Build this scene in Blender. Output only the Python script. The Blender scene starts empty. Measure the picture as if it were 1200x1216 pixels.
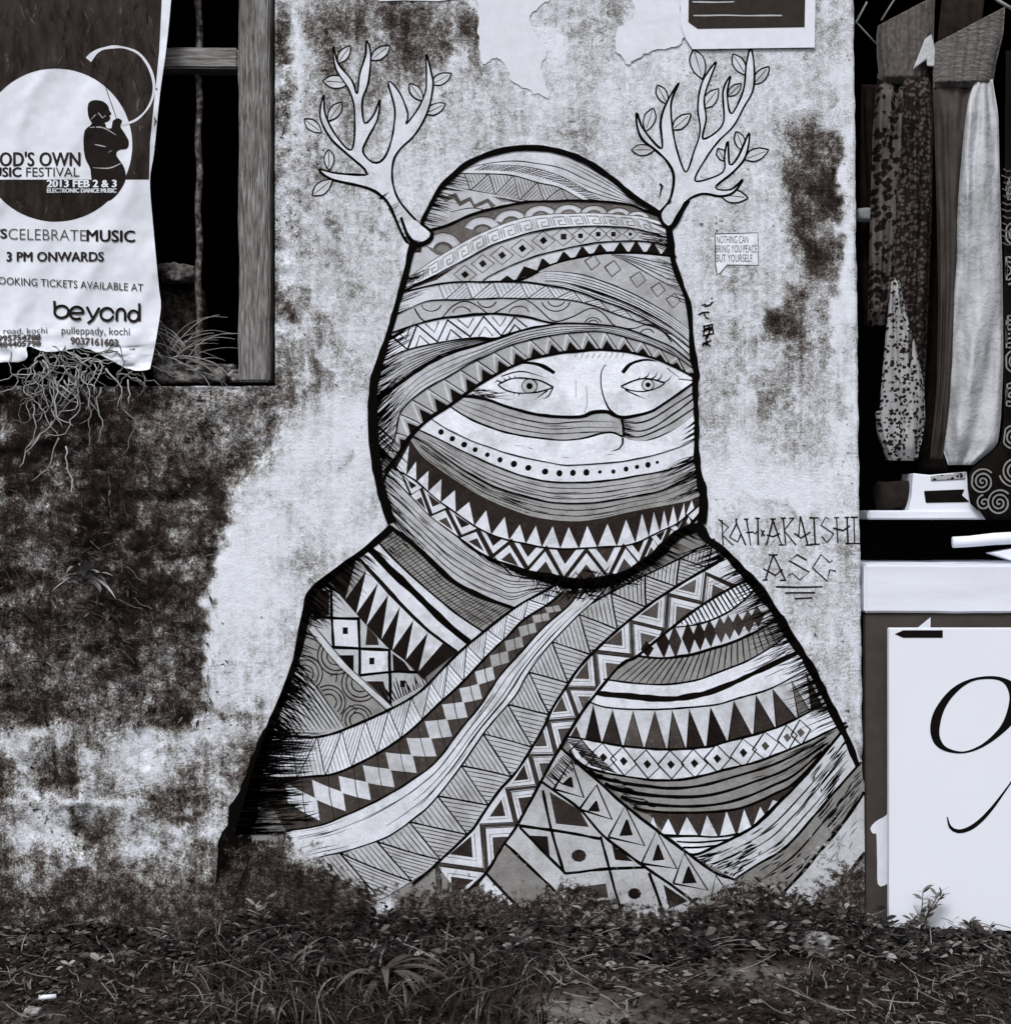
import bpy, bmesh, math, random
import numpy as np
from mathutils import Vector
from mathutils.geometry import tessellate_polygon

random.seed(7)
rng = np.random.default_rng(7)
scene = bpy.context.scene
COL = scene.collection

# ------------------------------------------------------------------ camera, sky, sun, exposure
S = 0.0017            # metres per photograph pixel on the wall plane (Y = 0)
D = 3.2               # camera to wall
BASE = 1105           # photograph row of the wall foot
ZC = (BASE - 608) * S
cam = bpy.data.cameras.new("camera")
cam.sensor_fit = 'HORIZONTAL'
cam.sensor_width = 36
cam.lens = 36 * D / (1200 * S)
cam.clip_start = 0.05
cam.clip_end = 1000
camo = bpy.data.objects.new("camera", cam)
COL.objects.link(camo)
camo.location = (0, -D, ZC)
camo.rotation_euler = (math.radians(90), 0, 0)
scene.camera = camo

SUN_EL, SUN_AZ = 52, 200      # azimuth clockwise from +Y
world = bpy.data.worlds.new("World")
scene.world = world
world.use_nodes = True
wn = world.node_tree
wn.nodes.clear()
sky = wn.nodes.new("ShaderNodeTexSky")
sky.sky_type = 'NISHITA'
sky.sun_disc = False
sky.sun_elevation = math.radians(SUN_EL)
sky.sun_rotation = math.radians(SUN_AZ)
sky.air_density = 1.0
sky.dust_density = 4.0
hs = wn.nodes.new("ShaderNodeHueSaturation")
hs.inputs['Saturation'].default_value = 0.06
bg = wn.nodes.new("ShaderNodeBackground")
bg.inputs['Strength'].default_value = 0.12
wo = wn.nodes.new("ShaderNodeOutputWorld")
wn.links.new(sky.outputs[0], hs.inputs['Color'])
wn.links.new(hs.outputs[0], bg.inputs[0])
wn.links.new(bg.outputs[0], wo.inputs[0])

sun = bpy.data.lights.new("sun", 'SUN')
sun.energy = 1.5
sun.angle = math.radians(14)
sun.color = (1.0, 0.985, 0.96)
suno = bpy.data.objects.new("sun", sun)
COL.objects.link(suno)
el, az = math.radians(SUN_EL), math.radians(SUN_AZ)
sdir = Vector((math.sin(az) * math.cos(el), math.cos(az) * math.cos(el), math.sin(el)))
suno.location = sdir * 20
suno.rotation_euler = sdir.to_track_quat('Z', 'Y').to_euler()

scene.view_settings.view_transform = 'Standard'
scene.view_settings.look = 'None'
scene.view_settings.exposure = 0.30
scene.view_settings.gamma = 1.0
scene.view_settings.use_curve_mapping = False

# ------------------------------------------------------------------ pixel helpers
def W(px, py, Y=0.0):
    k = (D + Y) / D
    return ((px - 600) * S * k, Y, ZC + (608 - py) * S * k)

def G(px, py, z=0.0):
    """pixel below the wall foot -> point on the ground"""
    Zw = (BASE - py) * S
    t = (ZC - z) / (ZC - Zw)
    return ((px - 600) * S * t, -D + D * t, z)

# ------------------------------------------------------------------ small 2-D noise
def _hash(ix, iy, seed):
    h = (ix.astype(np.int64) * 374761393 + iy.astype(np.int64) * 668265263 + seed * 974711) & 0x7fffffff
    h = ((h ^ (h >> 13)) * 1274126177) & 0x7fffffff
    h = (h ^ (h >> 16)) & 0xffff
    return h / 65535.0

def vnoise(x, y, seed=0):
    x = np.asarray(x, float); y = np.asarray(y, float)
    ix, iy = np.floor(x), np.floor(y)
    fx, fy = x - ix, y - iy
    fx = fx * fx * (3 - 2 * fx); fy = fy * fy * (3 - 2 * fy)
    a = _hash(ix, iy, seed); b = _hash(ix + 1, iy, seed)
    c = _hash(ix, iy + 1, seed); d = _hash(ix + 1, iy + 1, seed)
    return (a * (1 - fx) + b * fx) * (1 - fy) + (c * (1 - fx) + d * fx) * fy

def fbm(x, y, seed=0, oct=4):
    x = np.asarray(x, float); y = np.asarray(y, float)
    s = 0; a = 0.5; t = 0
    for k in range(oct):
        s = s + a * vnoise(x * 2 ** k, y * 2 ** k, seed + k * 17)
        t += a; a *= 0.5
    return s / t

def sstep(a, b, x):
    t = np.clip((np.asarray(x, float) - a) / (b - a), 0, 1)
    return t * t * (3 - 2 * t)

# ------------------------------------------------------------------ materials (monochrome photograph: every tone goes through one ramp)
def lin(c):
    return c / 12.92 if c <= 0.04045 else ((c + 0.055) / 1.055) ** 2.4

def tone_rgb(v):
    w = max(0, min(1, (0.55 - v) / 0.3)); c = max(0, min(1, (v - 0.55) / 0.3))
    k = min(1, v / 0.12)
    r = v + 0.02 * w * k - 0.018 * c
    g = v - 0.006 * w * k - 0.002 * c
    b = v - 0.014 * w * k + 0.045 * c
    return (lin(max(r, 0)), lin(max(g, 0)), lin(max(b, 0)), 1)

class NT:
    def __init__(s, name):
        s.m = bpy.data.materials.new(name)
        s.m.use_nodes = True
        s.t = s.m.node_tree
        s.t.nodes.clear()
        s.out = s.t.nodes.new("ShaderNodeOutputMaterial")
        s.bs = s.t.nodes.new("ShaderNodeBsdfPrincipled")
        s.bs.inputs['Specular IOR Level'].default_value = 0.08
        s.t.links.new(s.bs.outputs[0], s.out.inputs[0])
        s.pos = s.t.nodes.new("ShaderNodeNewGeometry").outputs['Position']
    def ln(s, a, b): s.t.links.new(a, b)
    def math(s, op, a, b=None, c=None, clamp=False):
        n = s.t.nodes.new("ShaderNodeMath"); n.operation = op; n.use_clamp = clamp
        for i, v in enumerate((a, b, c)):
            if v is None: continue
            if isinstance(v, (int, float)): n.inputs[i].default_value = v
            else: s.ln(v, n.inputs[i])
        return n.outputs[0]
    def scaled(s, sc):
        n = s.t.nodes.new("ShaderNodeVectorMath"); n.operation = 'MULTIPLY'
        s.ln(s.pos, n.inputs[0]); n.inputs[1].default_value = sc
        return n.outputs[0]
    def noise(s, scale, detail=4, rough=0.6, vec=None, dist=0.0):
        n = s.t.nodes.new("ShaderNodeTexNoise")
        s.ln(vec if vec is not None else s.pos, n.inputs['Vector'])
        n.inputs['Scale'].default_value = scale; n.inputs['Detail'].default_value = detail
        n.inputs['Roughness'].default_value = rough; n.inputs['Distortion'].default_value = dist
        return n.outputs[0]
    def voro(s, scale, feature='F1', vec=None, rnd=1.0):
        n = s.t.nodes.new("ShaderNodeTexVoronoi"); n.feature = feature
        s.ln(vec if vec is not None else s.pos, n.inputs['Vector'])
        n.inputs['Scale'].default_value = scale; n.inputs['Randomness'].default_value = rnd
        return n.outputs['Distance']
    def attr(s, name):
        n = s.t.nodes.new("ShaderNodeAttribute"); n.attribute_name = name
        return n.outputs['Fac']
    def ramp(s, fac, stops, interp='LINEAR'):
        n = s.t.nodes.new("ShaderNodeValToRGB"); e = n.color_ramp.elements
        n.color_ramp.interpolation = interp
        while len(e) < len(stops): e.new(0.5)
        for i, (p, c) in enumerate(stops):
            e[i].position = p
            e[i].color = c if isinstance(c, tuple) else (c, c, c, 1)
        s.ln(fac, n.inputs[0])
        return n.outputs[0]
    def tone(s, v):
        return s.ramp(v, [(p, tone_rgb(p)) for p in (0, .06, .12, .2, .3, .42, .55, .68, .8, .9, 1.0)])
    def mix(s, f, a, b):
        n = s.t.nodes.new("ShaderNodeMix"); n.data_type = 'RGBA'
        s.ln(f, n.inputs[0]); s.ln(a, n.inputs[6]); s.ln(b, n.inputs[7])
        return n.outputs[2]
    def bump(s, h, strength, dist):
        n = s.t.nodes.new("ShaderNodeBump")
        n.inputs['Strength'].default_value = strength; n.inputs['Distance'].default_value = dist
        s.ln(h, n.inputs['Height']); s.ln(n.outputs[0], s.bs.inputs['Normal'])
    def col(s, c, rough=0.85):
        s.ln(c, s.bs.inputs['Base Color']); s.bs.inputs['Roughness'].default_value = rough
        return s.m

def plaster_tone(n, dirt):
    n1 = n.noise(10, 8, 0.74); n2 = n.noise(66, 6, 0.76); n3 = n.noise(260, 3, 0.7)
    n4 = n.noise(40, 5, 0.6, n.scaled((1.6, 1.0, 0.16)))
    q = n.math('MULTIPLY', n.math('SUBTRACT', n1, 0.5), 0.9)
    q = n.math('ADD', q, n.math('MULTIPLY', n.math('SUBTRACT', n2, 0.5), 2.2))
    q = n.math('ADD', q, n.math('MULTIPLY', n.math('SUBTRACT', n3, 0.5), 2.0))
    q = n.math('ADD', q, n.math('MULTIPLY', n.math('SUBTRACT', n4, 0.5), 0.75))
    peel = n.ramp(n.noise(17, 6, 0.7), [(0.535, 0.0), (0.56, 1.0)])
    q = n.math('ADD', q, n.math('MULTIPLY_ADD', peel, -0.2, 0.06))
    amp = n.math('MULTIPLY', n.math('MULTIPLY_ADD', dirt, n.math('SUBTRACT', 2.3, n.math('MULTIPLY', dirt, 2.0)), 0.02), 0.86)
    d = n.math('ADD', dirt, n.math('MULTIPLY', q, amp))
    pit = n.ramp(n.noise(105, 2, 0.5), [(0.62, 0.0), (0.70, 1.0)])
    pit2 = n.ramp(n.noise(6, 3, 0.6), [(0.5, 0.0), (0.62, 1.0)])
    d = n.math('ADD', d, n.math('MULTIPLY', n.math('MULTIPLY', pit, pit2), 0.42), clamp=True)
    v = n.ramp(d, [(0, .91), (.14, .87), (.3, .73), (.48, .50), (.64, .31), (.8, .17), (1, .07)])
    return n.tone(v), n2, n3

def make_plaster():
    n = NT("plaster")
    c, n2, n3 = plaster_tone(n, n.attr("dirt"))
    h = n.math('ADD', n.math('MULTIPLY', n2, 1.0), n.math('MULTIPLY', n3, 0.5))
    n.bump(h, 0.7, 0.004)
    return n.col(c, 0.92)

def make_paint():
    n = NT("mural_paint")
    pc, n2, n3 = plaster_tone(n, n.attr("dirt"))
    pv = n.attr("pv")
    wash = n.math('MULTIPLY', n.math('SUBTRACT', n.noise(26, 5, 0.65), 0.5), 0.26)
    fine = n.math('MULTIPLY', n.math('SUBTRACT', n3, 0.5), 0.22)
    damp = n.math('MINIMUM', n.math('MULTIPLY_ADD', pv, 2.6, 0.05), 0.9)
    dry = n.ramp(n.noise(120, 6, 0.75), [(0.56, 0.0), (0.72, 1.0)])
    dk = n.ramp(pv, [(0.06, 0.0), (0.12, 0.3), (0.4, 0.16), (0.6, 0.0)])
    wash = n.math('ADD', wash, n.math('MULTIPLY', dry, dk))
    v = n.math('ADD', pv, n.math('MULTIPLY', n.math('ADD', wash, fine), damp), clamp=True)
    g1 = n.ramp(n.noise(8, 7, 0.7), [(0.5, 0.0), (0.68, 0.22)])
    v = n.math('MULTIPLY', v, n.math('SUBTRACT', 1.0, g1), clamp=True)
    wear = n.attr("wear")
    f = n.math('ADD', wear, n.math('MULTIPLY', n.math('SUBTRACT', n2, 0.5), 1.5))
    f = n.ramp(f, [(0.52, 0.0), (0.66, 1.0)])
    n.bump(n.math('ADD', n2, n.math('MULTIPLY', n3, 0.6)), 0.6, 0.003)
    n.bs.inputs['Specular IOR Level'].default_value = 0.03
    return n.col(n.mix(f, n.tone(v), pc), 0.95)

def mat(name, v, amp=0.1, scale=20, rough=0.85, bump=0.0, bdist=0.002, attr=None, stretch=None, spec=None):
    n = NT(name)
    vec = n.scaled(stretch) if stretch else None
    nz = n.noise(scale, 6, 0.62, vec)
    base = n.attr(attr) if attr else v
    q = n.math('MULTIPLY', n.math('SUBTRACT', nz, 0.5), amp * 3)
    val = n.math('ADD', q, base, clamp=True)
    if bump: n.bump(nz, bump, bdist)
    if spec is not None: n.bs.inputs['Specular IOR Level'].default_value = spec
    return n.col(n.tone(val), rough)

M = {}
M['plaster'] = make_plaster()
M['paint'] = make_paint()
M['print'] = mat('printed_ink', 0, 0.035, 60, 0.7, attr='pv')
M['print_folds'] = mat('fold_shaded_print', 0, 0.1, 26, 0.7, attr='pv', stretch=(2.2, 1.0, 0.7))  # light and dark of the paper folds put into the ink tone
M['paper'] = mat('paper', 0.86, 0.035, 30, 0.75, 0.15, 0.002)
M['wood'] = mat('weathered_wood', 0.45, 0.34, 40, 0.9, 1.0, 0.005, stretch=(6.0, 6.0, 0.5))
M['woodh'] = mat('weathered_rail_wood', 0.47, 0.26, 34, 0.9, 1.0, 0.003, stretch=(0.5, 6.0, 6.0))
M['rust'] = mat('rusty_iron', 0.3, 0.45, 90, 0.9, 0.8, 0.003)
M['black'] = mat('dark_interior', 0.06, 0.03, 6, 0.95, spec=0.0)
M['soil'] = mat('soil', 0, 0.16, 14, 0.98, 0.9, 0.01, attr='pv')
M['stone'] = mat('stone', 0.5, 0.36, 60, 0.95, 1.0, 0.008)
M['brick'] = mat('broken_masonry', 0.40, 0.4, 60, 0.95, 1.0, 0.006)
M['rubble'] = mat('dark_masonry', 0.2, 0.3, 70, 0.95, 1.0, 0.008)
M['leaf'] = mat('leaf', 0, 0.06, 60, 0.6, attr='pv', spec=0.2)
M['dry'] = mat('dry_stem', 0, 0.08, 90, 0.9, attr='pv')
M['white_board'] = mat('white_board', 0.885, 0.012, 5, 0.55)
M['dark_board'] = mat('dark_panel_paint', 0.24, 0.035, 30, 0.8, 0.1, 0.001)
M['white_wood'] = mat('white_painted_wood', 0.86, 0.07, 9, 0.6, stretch=(0.3, 1, 2.0))
M['metal'] = mat('hanger_wire', 0.62, 0.05, 20, 0.35)
M['fabric_pale'] = mat('pale_cotton', 0.7, 0.07, 15, 0.95, 0.9, 0.012)
M['fabric_brown'] = mat('smocked_brown_cotton', 0.34, 0.12, 90, 0.95, 0.7, 0.004)
M['fabric_waist'] = mat('smocked_grey_cotton', 0.4, 0.16, 70, 0.95, 1.0, 0.006, stretch=(0.6, 1.0, 3.0))
M['fabric_leg'] = mat('brown_cotton', 0.24, 0.05, 30, 0.95, 0.3, 0.002)
M['fabric_dark'] = mat('dark_cotton', 0.13, 0.05, 50, 0.95, 0.4, 0.003)
M['bag'] = mat('black_cloth', 0.05, 0.03, 30, 0.95)

def make_print_fabric(name, lo, hi, scale, thr):
    n = NT(name)
    vec = n.scaled((1.0, 0.25, 1.0))
    d = n.voro(scale, 'F1', vec, 0.75)
    d2 = n.voro(scale * 2.6, 'F1', vec, 1.0)
    f = n.ramp(n.math('MULTIPLY_ADD', d2, 0.35, d), [(thr - 0.06, 0.0), (thr + 0.04, 1.0)])
    nz = n.math('MULTIPLY', n.math('SUBTRACT', n.noise(30, 5), 0.5), 0.22)
    v = n.math('ADD', n.math('MULTIPLY_ADD', f, hi - lo, lo), nz, clamp=True)
    return n.col(n.tone(v), 0.95)
M['print_dark'] = make_print_fabric('dark_spotted_cotton', 0.28, 0.10, 105, 0.66)
M['print_floral'] = make_print_fabric('floral_cotton', 0.08, 0.33, 62, 0.66)
M['print_light'] = make_print_fabric('light_spotted_cotton', 0.1, 0.62, 110, 0.62)

# ------------------------------------------------------------------ object helpers
def link(name, me, material=None, parent=None):
    o = bpy.data.objects.new(name, me)
    COL.objects.link(o)
    if material is not None: me.materials.append(material)
    if parent is not None: o.parent = parent
    return o

def tag(o, label=None, cat=None, group=None, kind=None):
    if label: o['label'] = label
    if cat: o['category'] = cat
    if group: o['group'] = group
    if kind: o['kind'] = kind
    return o

def empty(name, loc=(0, 0, 0)):
    o = bpy.data.objects.new(name, None)
    COL.objects.link(o)
    o.location = loc
    o.empty_display_size = 0.05
    return o

def mesh_pd(name, verts, faces, smooth=False):
    me = bpy.data.meshes.new(name)
    me.from_pydata([tuple(map(float, v)) for v in verts], [], faces)
    if smooth:
        me.polygons.foreach_set('use_smooth', [True] * len(me.polygons))
    me.update()
    return me

def set_point_attr(me, name, vals):
    a = me.attributes.new(name, 'FLOAT', 'POINT')
    a.data.foreach_set('value', np.asarray(vals, np.float32))

def set_face_attr(me, name, vals):
    a = me.attributes.new(name, 'FLOAT', 'FACE')
    a.data.foreach_set('value', np.asarray(vals, np.float32))

def box(name, x0, x1, y0, y1, z0, z1, material, parent=None, bevel=0.003, wob=0.0):
    bm = bmesh.new()
    bmesh.ops.create_cube(bm, size=1)
    for v in bm.verts:
        v.co = Vector((x0 if v.co.x < 0 else x1, y0 if v.co.y < 0 else y1, z0 if v.co.z < 0 else z1))
    if wob:
        L = max(x1 - x0, z1 - z0)
        ax = 0 if (x1 - x0) > (z1 - z0) else 2
        es = [e for e in bm.edges if abs((e.verts[0].co - e.verts[1].co)[ax]) > L * 0.5]
        bmesh.ops.subdivide_edges(bm, edges=es, cuts=24, use_grid_fill=True)
        r = random.Random(name + str(x0))
        ph = [r.uniform(0, 6) for _ in range(8)]
        for v in bm.verts:
            t = v.co[ax] * 22
            s1 = math.sin(t + ph[0] + (v.co.y > (y0 + y1) / 2)) + 0.6 * math.sin(2.7 * t + ph[1])
            s2 = math.sin(1.3 * t + ph[2]) + 0.6 * math.sin(3.3 * t + ph[3])
            v.co.y += wob * s2
            if ax == 2: v.co.x += wob * s1
            else: v.co.z += wob * s1
    if bevel:
        sharp = [e for e in bm.edges if len(e.link_faces) == 2 and e.calc_face_angle() > 1.0]
        bmesh.ops.bevel(bm, geom=sharp, offset=bevel, segments=2, affect='EDGES')
    me = bpy.data.meshes.new(name)
    bm.to_mesh(me); bm.free()
    return link(name, me, material, parent)

def pbox(name, px0, px1, py0, py1, Y0, Y1, material, parent=None, bevel=0.003, wob=0.0):
    a = W(px0, py1, Y0); b = W(px1, py0, Y0)
    return box(name, a[0], b[0], Y0, Y1, a[2], b[2], material, parent, bevel, wob)

def tube_geo(pts, rads, seg=6):
    pts = [Vector(p) for p in pts]
    V, F = [], []
    for i, p in enumerate(pts):
        d = (pts[min(i + 1, len(pts) - 1)] - pts[max(i - 1, 0)])
        if d.length < 1e-9: d = Vector((0, 0, 1))
        d.normalize()
        a = d.orthogonal() if abs(d.y) > 0.95 else d.cross(Vector((0, 1, 0)))
        a.normalize(); b = d.cross(a)
        for k in range(seg):
            t = 2 * math.pi * k / seg
            V.append(p + (a * math.cos(t) + b * math.sin(t)) * rads[i])
    for i in range(len(pts) - 1):
        for k in range(seg):
            k2 = (k + 1) % seg
            F.append((i * seg + k, i * seg + k2, (i + 1) * seg + k2, (i + 1) * seg + k))
    F.append(tuple(range(seg))[::-1]); F.append(tuple((len(pts) - 1) * seg + k for k in range(seg)))
    return V, F

def tube(name, pts, rads, material, parent=None, seg=6, pv=None):
    V, F = tube_geo(pts, rads, seg)
    me = mesh_pd(name, V, F, True)
    if pv is not None: set_point_attr(me, 'pv', [pv] * len(V))
    return link(name, me, material, parent)

# ------------------------------------------------------------------ where the wall is stained, rough and where the mural is worn
DARKPOLY = np.array([(-1200, 440), (318, 452), (336, 468), (332, 512), (302, 552), (276, 590), (263, 640), (247, 700), (241, 790),
                     (236, 820), (248, 850), (215, 866), (150, 852), (60, 858), (-300, 850), (-1200, 850)], float)
def poly_sd(px, py, poly):
    px = np.asarray(px, float); py = np.asarray(py, float)
    d = np.full(px.shape, 1e9); inside = np.zeros(px.shape, bool)
    n = len(poly)
    for i in range(n):
        a = poly[i]; b = poly[(i + 1) % n]
        ex, ey = b - a
        t = np.clip(((px - a[0]) * ex + (py - a[1]) * ey) / (ex * ex + ey * ey), 0, 1)
        d = np.minimum(d, np.hypot(px - a[0] - t * ex, py - a[1] - t * ey))
        c = (a[1] > py) != (b[1] > py)
        with np.errstate(divide='ignore', invalid='ignore'):
            xi = (b[0] - a[0]) * (py - a[1]) / (b[1] - a[1] + 1e-12) + a[0]
        inside ^= c & (px < xi)
    return np.where(inside, -d, d)

STAINS = [  # cx, cy, rx, ry, darkness, power
    (640, 300, 500, 400, .20, 2), (470, 30, 125, 62, .62, 1.5), (375, 50, 45, 55, .47, 1), (530, 55, 60, 40, .58, 1), (440, 20, 60, 25, .66, 1),
    (352, 60, 8, 90, .1, 1), (395, 165, 45, 75, .50, 1), (372, 220, 30, 50, .42, 1), (385, 300, 45, 70, .43, 1), (400, 330, 16, 50, .44, 1),
    (430, 110, 40, 30, .48, 1), (455, 275, 18, 34, .45, 1),
    (360, 430, 50, 50, .5, 1), (400, 430, 40, 40, .44, 1), (352, 470, 25, 30, .45, 1), (420, 520, 35, 80, .09, 1), (345, 560, 25, 50, .12, 1), (404, 548, 7, 16, .36, 1),
    (334, 120, 12, 170, .68, 2), (331, 330, 13, 150, .58, 2), (327, 420, 16, 60, .55, 1), (326, 600, 10, 30, .4, 1),
    (690, 20, 45, 32, .40, 1), (700, 75, 28, 40, .32, 1), (655, 60, 22, 30, .08, 1), (560, 120, 70, 60, .28, 1), (540, 165, 60, 30, .3, 1), (700, 140, 40, 40, .3, 1),
    (935, 430, 62, 110, .42, 1), (930, 250, 60, 110, .24, 1), (968, 235, 40, 92, .9, 3), (985, 300, 26, 40, .66, 2), (948, 170, 30, 32, .66, 1.5), (925, 146, 22, 14, .44, 1),
    (990, 370, 18, 90, .46, 1), (936, 378, 26, 44, .8, 2), (900, 445, 46, 36, .5, 1), (905, 350, 22, 30, .34, 1), (870, 400, 36, 60, .28, 1), (900, 450, 60, 60, .38, 1), (850, 480, 24, 60, .34, 1), (860, 560, 50, 30, .14, 1),
    (975, 480, 30, 70, .25, 1), (1006, 300, 8, 300, .10, 2), (940, 120, 40, 20, .22, 1),
    (925, 590, 80, 24, .08, 1), (960, 605, 60, 4, .30, 1), (998, 655, 10, 14, .42, 1), (930, 700, 60, 40, .34, 1), (985, 760, 34, 60, .3, 1), (1000, 860, 25, 60, .33, 1), (960, 740, 30, 20, .30, 1),
    (290, 700, 52, 130, .10, 2), (300, 780, 35, 40, .20, 1), (330, 790, 20, 50, .2, 1), (330, 520, 40, 40, .16, 1), (295, 610, 25, 40, .16, 1),
    (366, 668, 26, 14, .36, 1), (392, 690, 20, 18, .30, 1),
]
WEARX = [200, 255, 290, 330, 350, 380, 440, 480, 520, 560, 620, 680, 735, 790, 840, 880, 930, 960, 1000, 1030]
WEARY = [1090, 1060, 1010, 1000, 1005, 1030, 1066, 1070, 1066, 1060, 1082, 1056, 1084, 1090, 1078, 1052, 1062, 1080, 1052, 1030]

def dirt_at(px, py):
    px = np.asarray(px, float); py = np.asarray(py, float)
    wx = px + 26 * (fbm(px / 34, py / 34, 3) - .5) * 2
    wy = py + 26 * (fbm(px / 34, py / 34, 9) - .5) * 2
    d = np.full(px.shape, .22)
    for cx, cy, rx, ry, v, p in STAINS:
        w = np.exp(-((((wx - cx) / rx) ** 2 + ((wy - cy) / ry) ** 2) ** p))
        d = d * (1 - w) + v * w
    # lower left: bare mottled render, then the dark mossy patch above it
    w = sstep(352, 300, wx + (wy - 900) * 0.25) * sstep(832, 846, wy)
    d = d * (1 - w) + .57 * w
    for cx, cy, rx, ry, v in ((68, 915, 26, 24, .72), (98, 988, 20, 18, .86), (60, 880, 80, 20, .48), (205, 935, 30, 22, .62), (222, 1000, 46, 55, .66), (160, 905, 52, 30, .3), (100, 1035, 60, 16, .34), (35, 990, 30, 40, .38),
                              (262, 920, 22, 60, .36), (80, 1045, 20, 22, .74), (190, 1050, 20, 30, .3), (150, 1010, 40, 16, .36), (270, 860, 60, 12, .38), (262, 845, 40, 6, .64), (120, 870, 40, 20, .62), (40, 960, 40, 14, .36)):
        w = np.exp(-((((wx - cx) / rx) ** 2 + ((wy - cy) / ry) ** 2) ** 1.3)); d = d * (1 - w) + v * w
    w = .8 * np.exp(-((py - 954) / 4.0) ** 2) * sstep(190, 165, wx) * sstep(.35, .55, fbm(px / 20, py / 20, 77)); d = d * (1 - w) + .16 * w
    d = d + (fbm(px / 40, py / 40, 31) - .5) * 1.1 * np.clip(d, .1, .5)
    fl = sstep(.55, .58, fbm(px / 26, py / 30, 33, 5)); d = d - .17 * fl * sstep(.24, .42, d)
    d = d + .34 * (fbm(px / 7, py / 150, 35) - .5) * np.clip(d, .12, .6) * 1.6
    sd = poly_sd(wx, wy, DARKPOLY)
    wid = np.interp(py, [470, 560, 640, 800, 850], [38, 26, 7, 6, 16])
    w = sstep(0, 1, .55 - sd / (2 * wid))
    dk = .85 + .62 * (fbm(px / 42, py / 34, 21, 5) - .5)
    fl = sstep(.58, .62, fbm(px / 17, py / 14, 37, 4)); dk = dk - .2 * fl
    for cx, cy, rx, ry, v in ((285, 505, 45, 42, .5), (235, 480, 60, 16, .5), (215, 520, 40, 30, .58), (205, 590, 40, 18, .62), (225, 630, 20, 20, .56), (30, 670, 50, 20, .64), (40, 800, 60, 40, .64), (200, 770, 30, 40, .56), (190, 820, 40, 20, .6), (140, 830, 60, 20, .6), (10, 512, 14, 8, .4)):
        g = np.exp(-((wx - cx) / rx) ** 2 - ((wy - cy) / ry) ** 2); dk = dk * (1 - g) + v * g
    d = np.clip(d * (1 - w) + dk * w, .02, .97)
    # splash zone at the foot
    foot = np.interp(px, [-400, 0, 120, 260, 330], [1075, 1078, 1072, 1085, 1040])
    foot = np.where(px > 330, np.interp(px, WEARX, WEARY), foot)
    w = sstep(-62, 2, wy - foot)
    d = d * (1 - w) + .76 * w
    outl = np.interp(py, [900, 939, 991, 1084, 1112], [303, 292, 277, 255, 249])
    w = sstep(-6, 10, px - outl) * sstep(460, 400, wx) * sstep(975, 1005, wy); d = d * (1 - w) + .84 * w
    for cx, cy, r_, v in ((456, 1074, 13, .02), (366, 1006, 26, .26), (990, 1010, 24, .34)):
        w = np.exp(-(((px - cx) ** 2 + (py - cy) ** 2) / r_ ** 2) ** 1.5); d = d * (1 - w) + v * w
    return d

def wear_at(px, py):
    px = np.asarray(px, float); py = np.asarray(py, float)
    yb = np.interp(px, WEARX, WEARY)
    w = .23 + .58 * sstep(-34, 26, py - yb) + .14 * sstep(900, 1050, py)
    g = np.exp(-((px - 362) / 34) ** 2 - ((py - 1004) / 22) ** 2); w = np.maximum(w, .6 * g)
    w = w + .2 * np.exp(-((px - 985) / 30) ** 2 - ((py - 1010) / 60) ** 2)
    return w

def rough_at(px, py):
    sd = poly_sd(px + 20 * (fbm(np.asarray(px) / 30., np.asarray(py) / 30., 3) - .5), np.asarray(py, float) + 20 * (fbm(np.asarray(px) / 30., np.asarray(py) / 30., 9) - .5), DARKPOLY)
    a = sstep(5, -8, sd)
    outl = np.interp(py, [700, 779, 822, 870, 939, 991, 1084, 1112], [365, 347, 333, 314, 292, 277, 255, 249])
    b = sstep(0, 60, outl - 14 - px) * sstep(838, 850, py)
    return a, b

# ------------------------------------------------------------------ ground
def axis(core0, core1, step, far):
    c = list(np.arange(core0, core1 + 1e-6, step))
    lo, hi, s = core0, core1, step
    while lo > -far:
        s *= 1.6; lo -= s; c.insert(0, lo)
    s = step
    while hi < far:
        s *= 1.6; hi += s; c.append(hi)
    return np.array(c)
def ground_z(x, y):
    b = (fbm(x * 9, y * 9, 40) - .5) * .05 + (fbm(x * 40, y * 40, 44, 3) - .5) * .018
    m = .035 * np.exp(-((x - .62) / .28) ** 2 - ((y + .22) / .16) ** 2) + .02 * np.exp(-((x - .2) / .3) ** 2 - ((y + .45) / .2) ** 2)
    near = np.exp(-(np.maximum(np.abs(x) - 2.2, 0)) ** 2) * np.exp(-(np.maximum(-y - 1.8, 0)) ** 2)
    return (b + m) * near - .004
gx = axis(-1.4, 1.4, .02, 160); gy = axis(-1.2, .1, .02, 160)
GX, GY = np.meshgrid(gx, gy)
GZ = ground_z(GX, GY)
nx = len(gx)
gf = [(j * nx + i, j * nx + i + 1, (j + 1) * nx + i + 1, (j + 1) * nx + i) for j in range(len(gy) - 1) for i in range(nx - 1)]
go = link('ground', mesh_pd('ground', np.stack([GX.ravel(), GY.ravel(), GZ.ravel()], 1), gf, True), M['soil'])
def bare(px, py):
    return np.maximum(np.exp(-((px - 700) / 90) ** 2 - ((py - 1205) / 26) ** 2), np.maximum(.9 * np.exp(-((px - 895) / 75) ** 2 - ((py - 1158) / 14) ** 2), .6 * np.exp(-((px - 20) / 60) ** 2 - ((py - 1212) / 14) ** 2)))
tt_ = D / np.maximum(D + GY, .3)                        # back to photograph pixels
set_point_attr(go.data, 'pv', (.115 + .30 * bare(600 + GX * tt_ / S, 608 + (ZC - GZ) * tt_ / S)).ravel())
tag(go, kind='structure')

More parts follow.
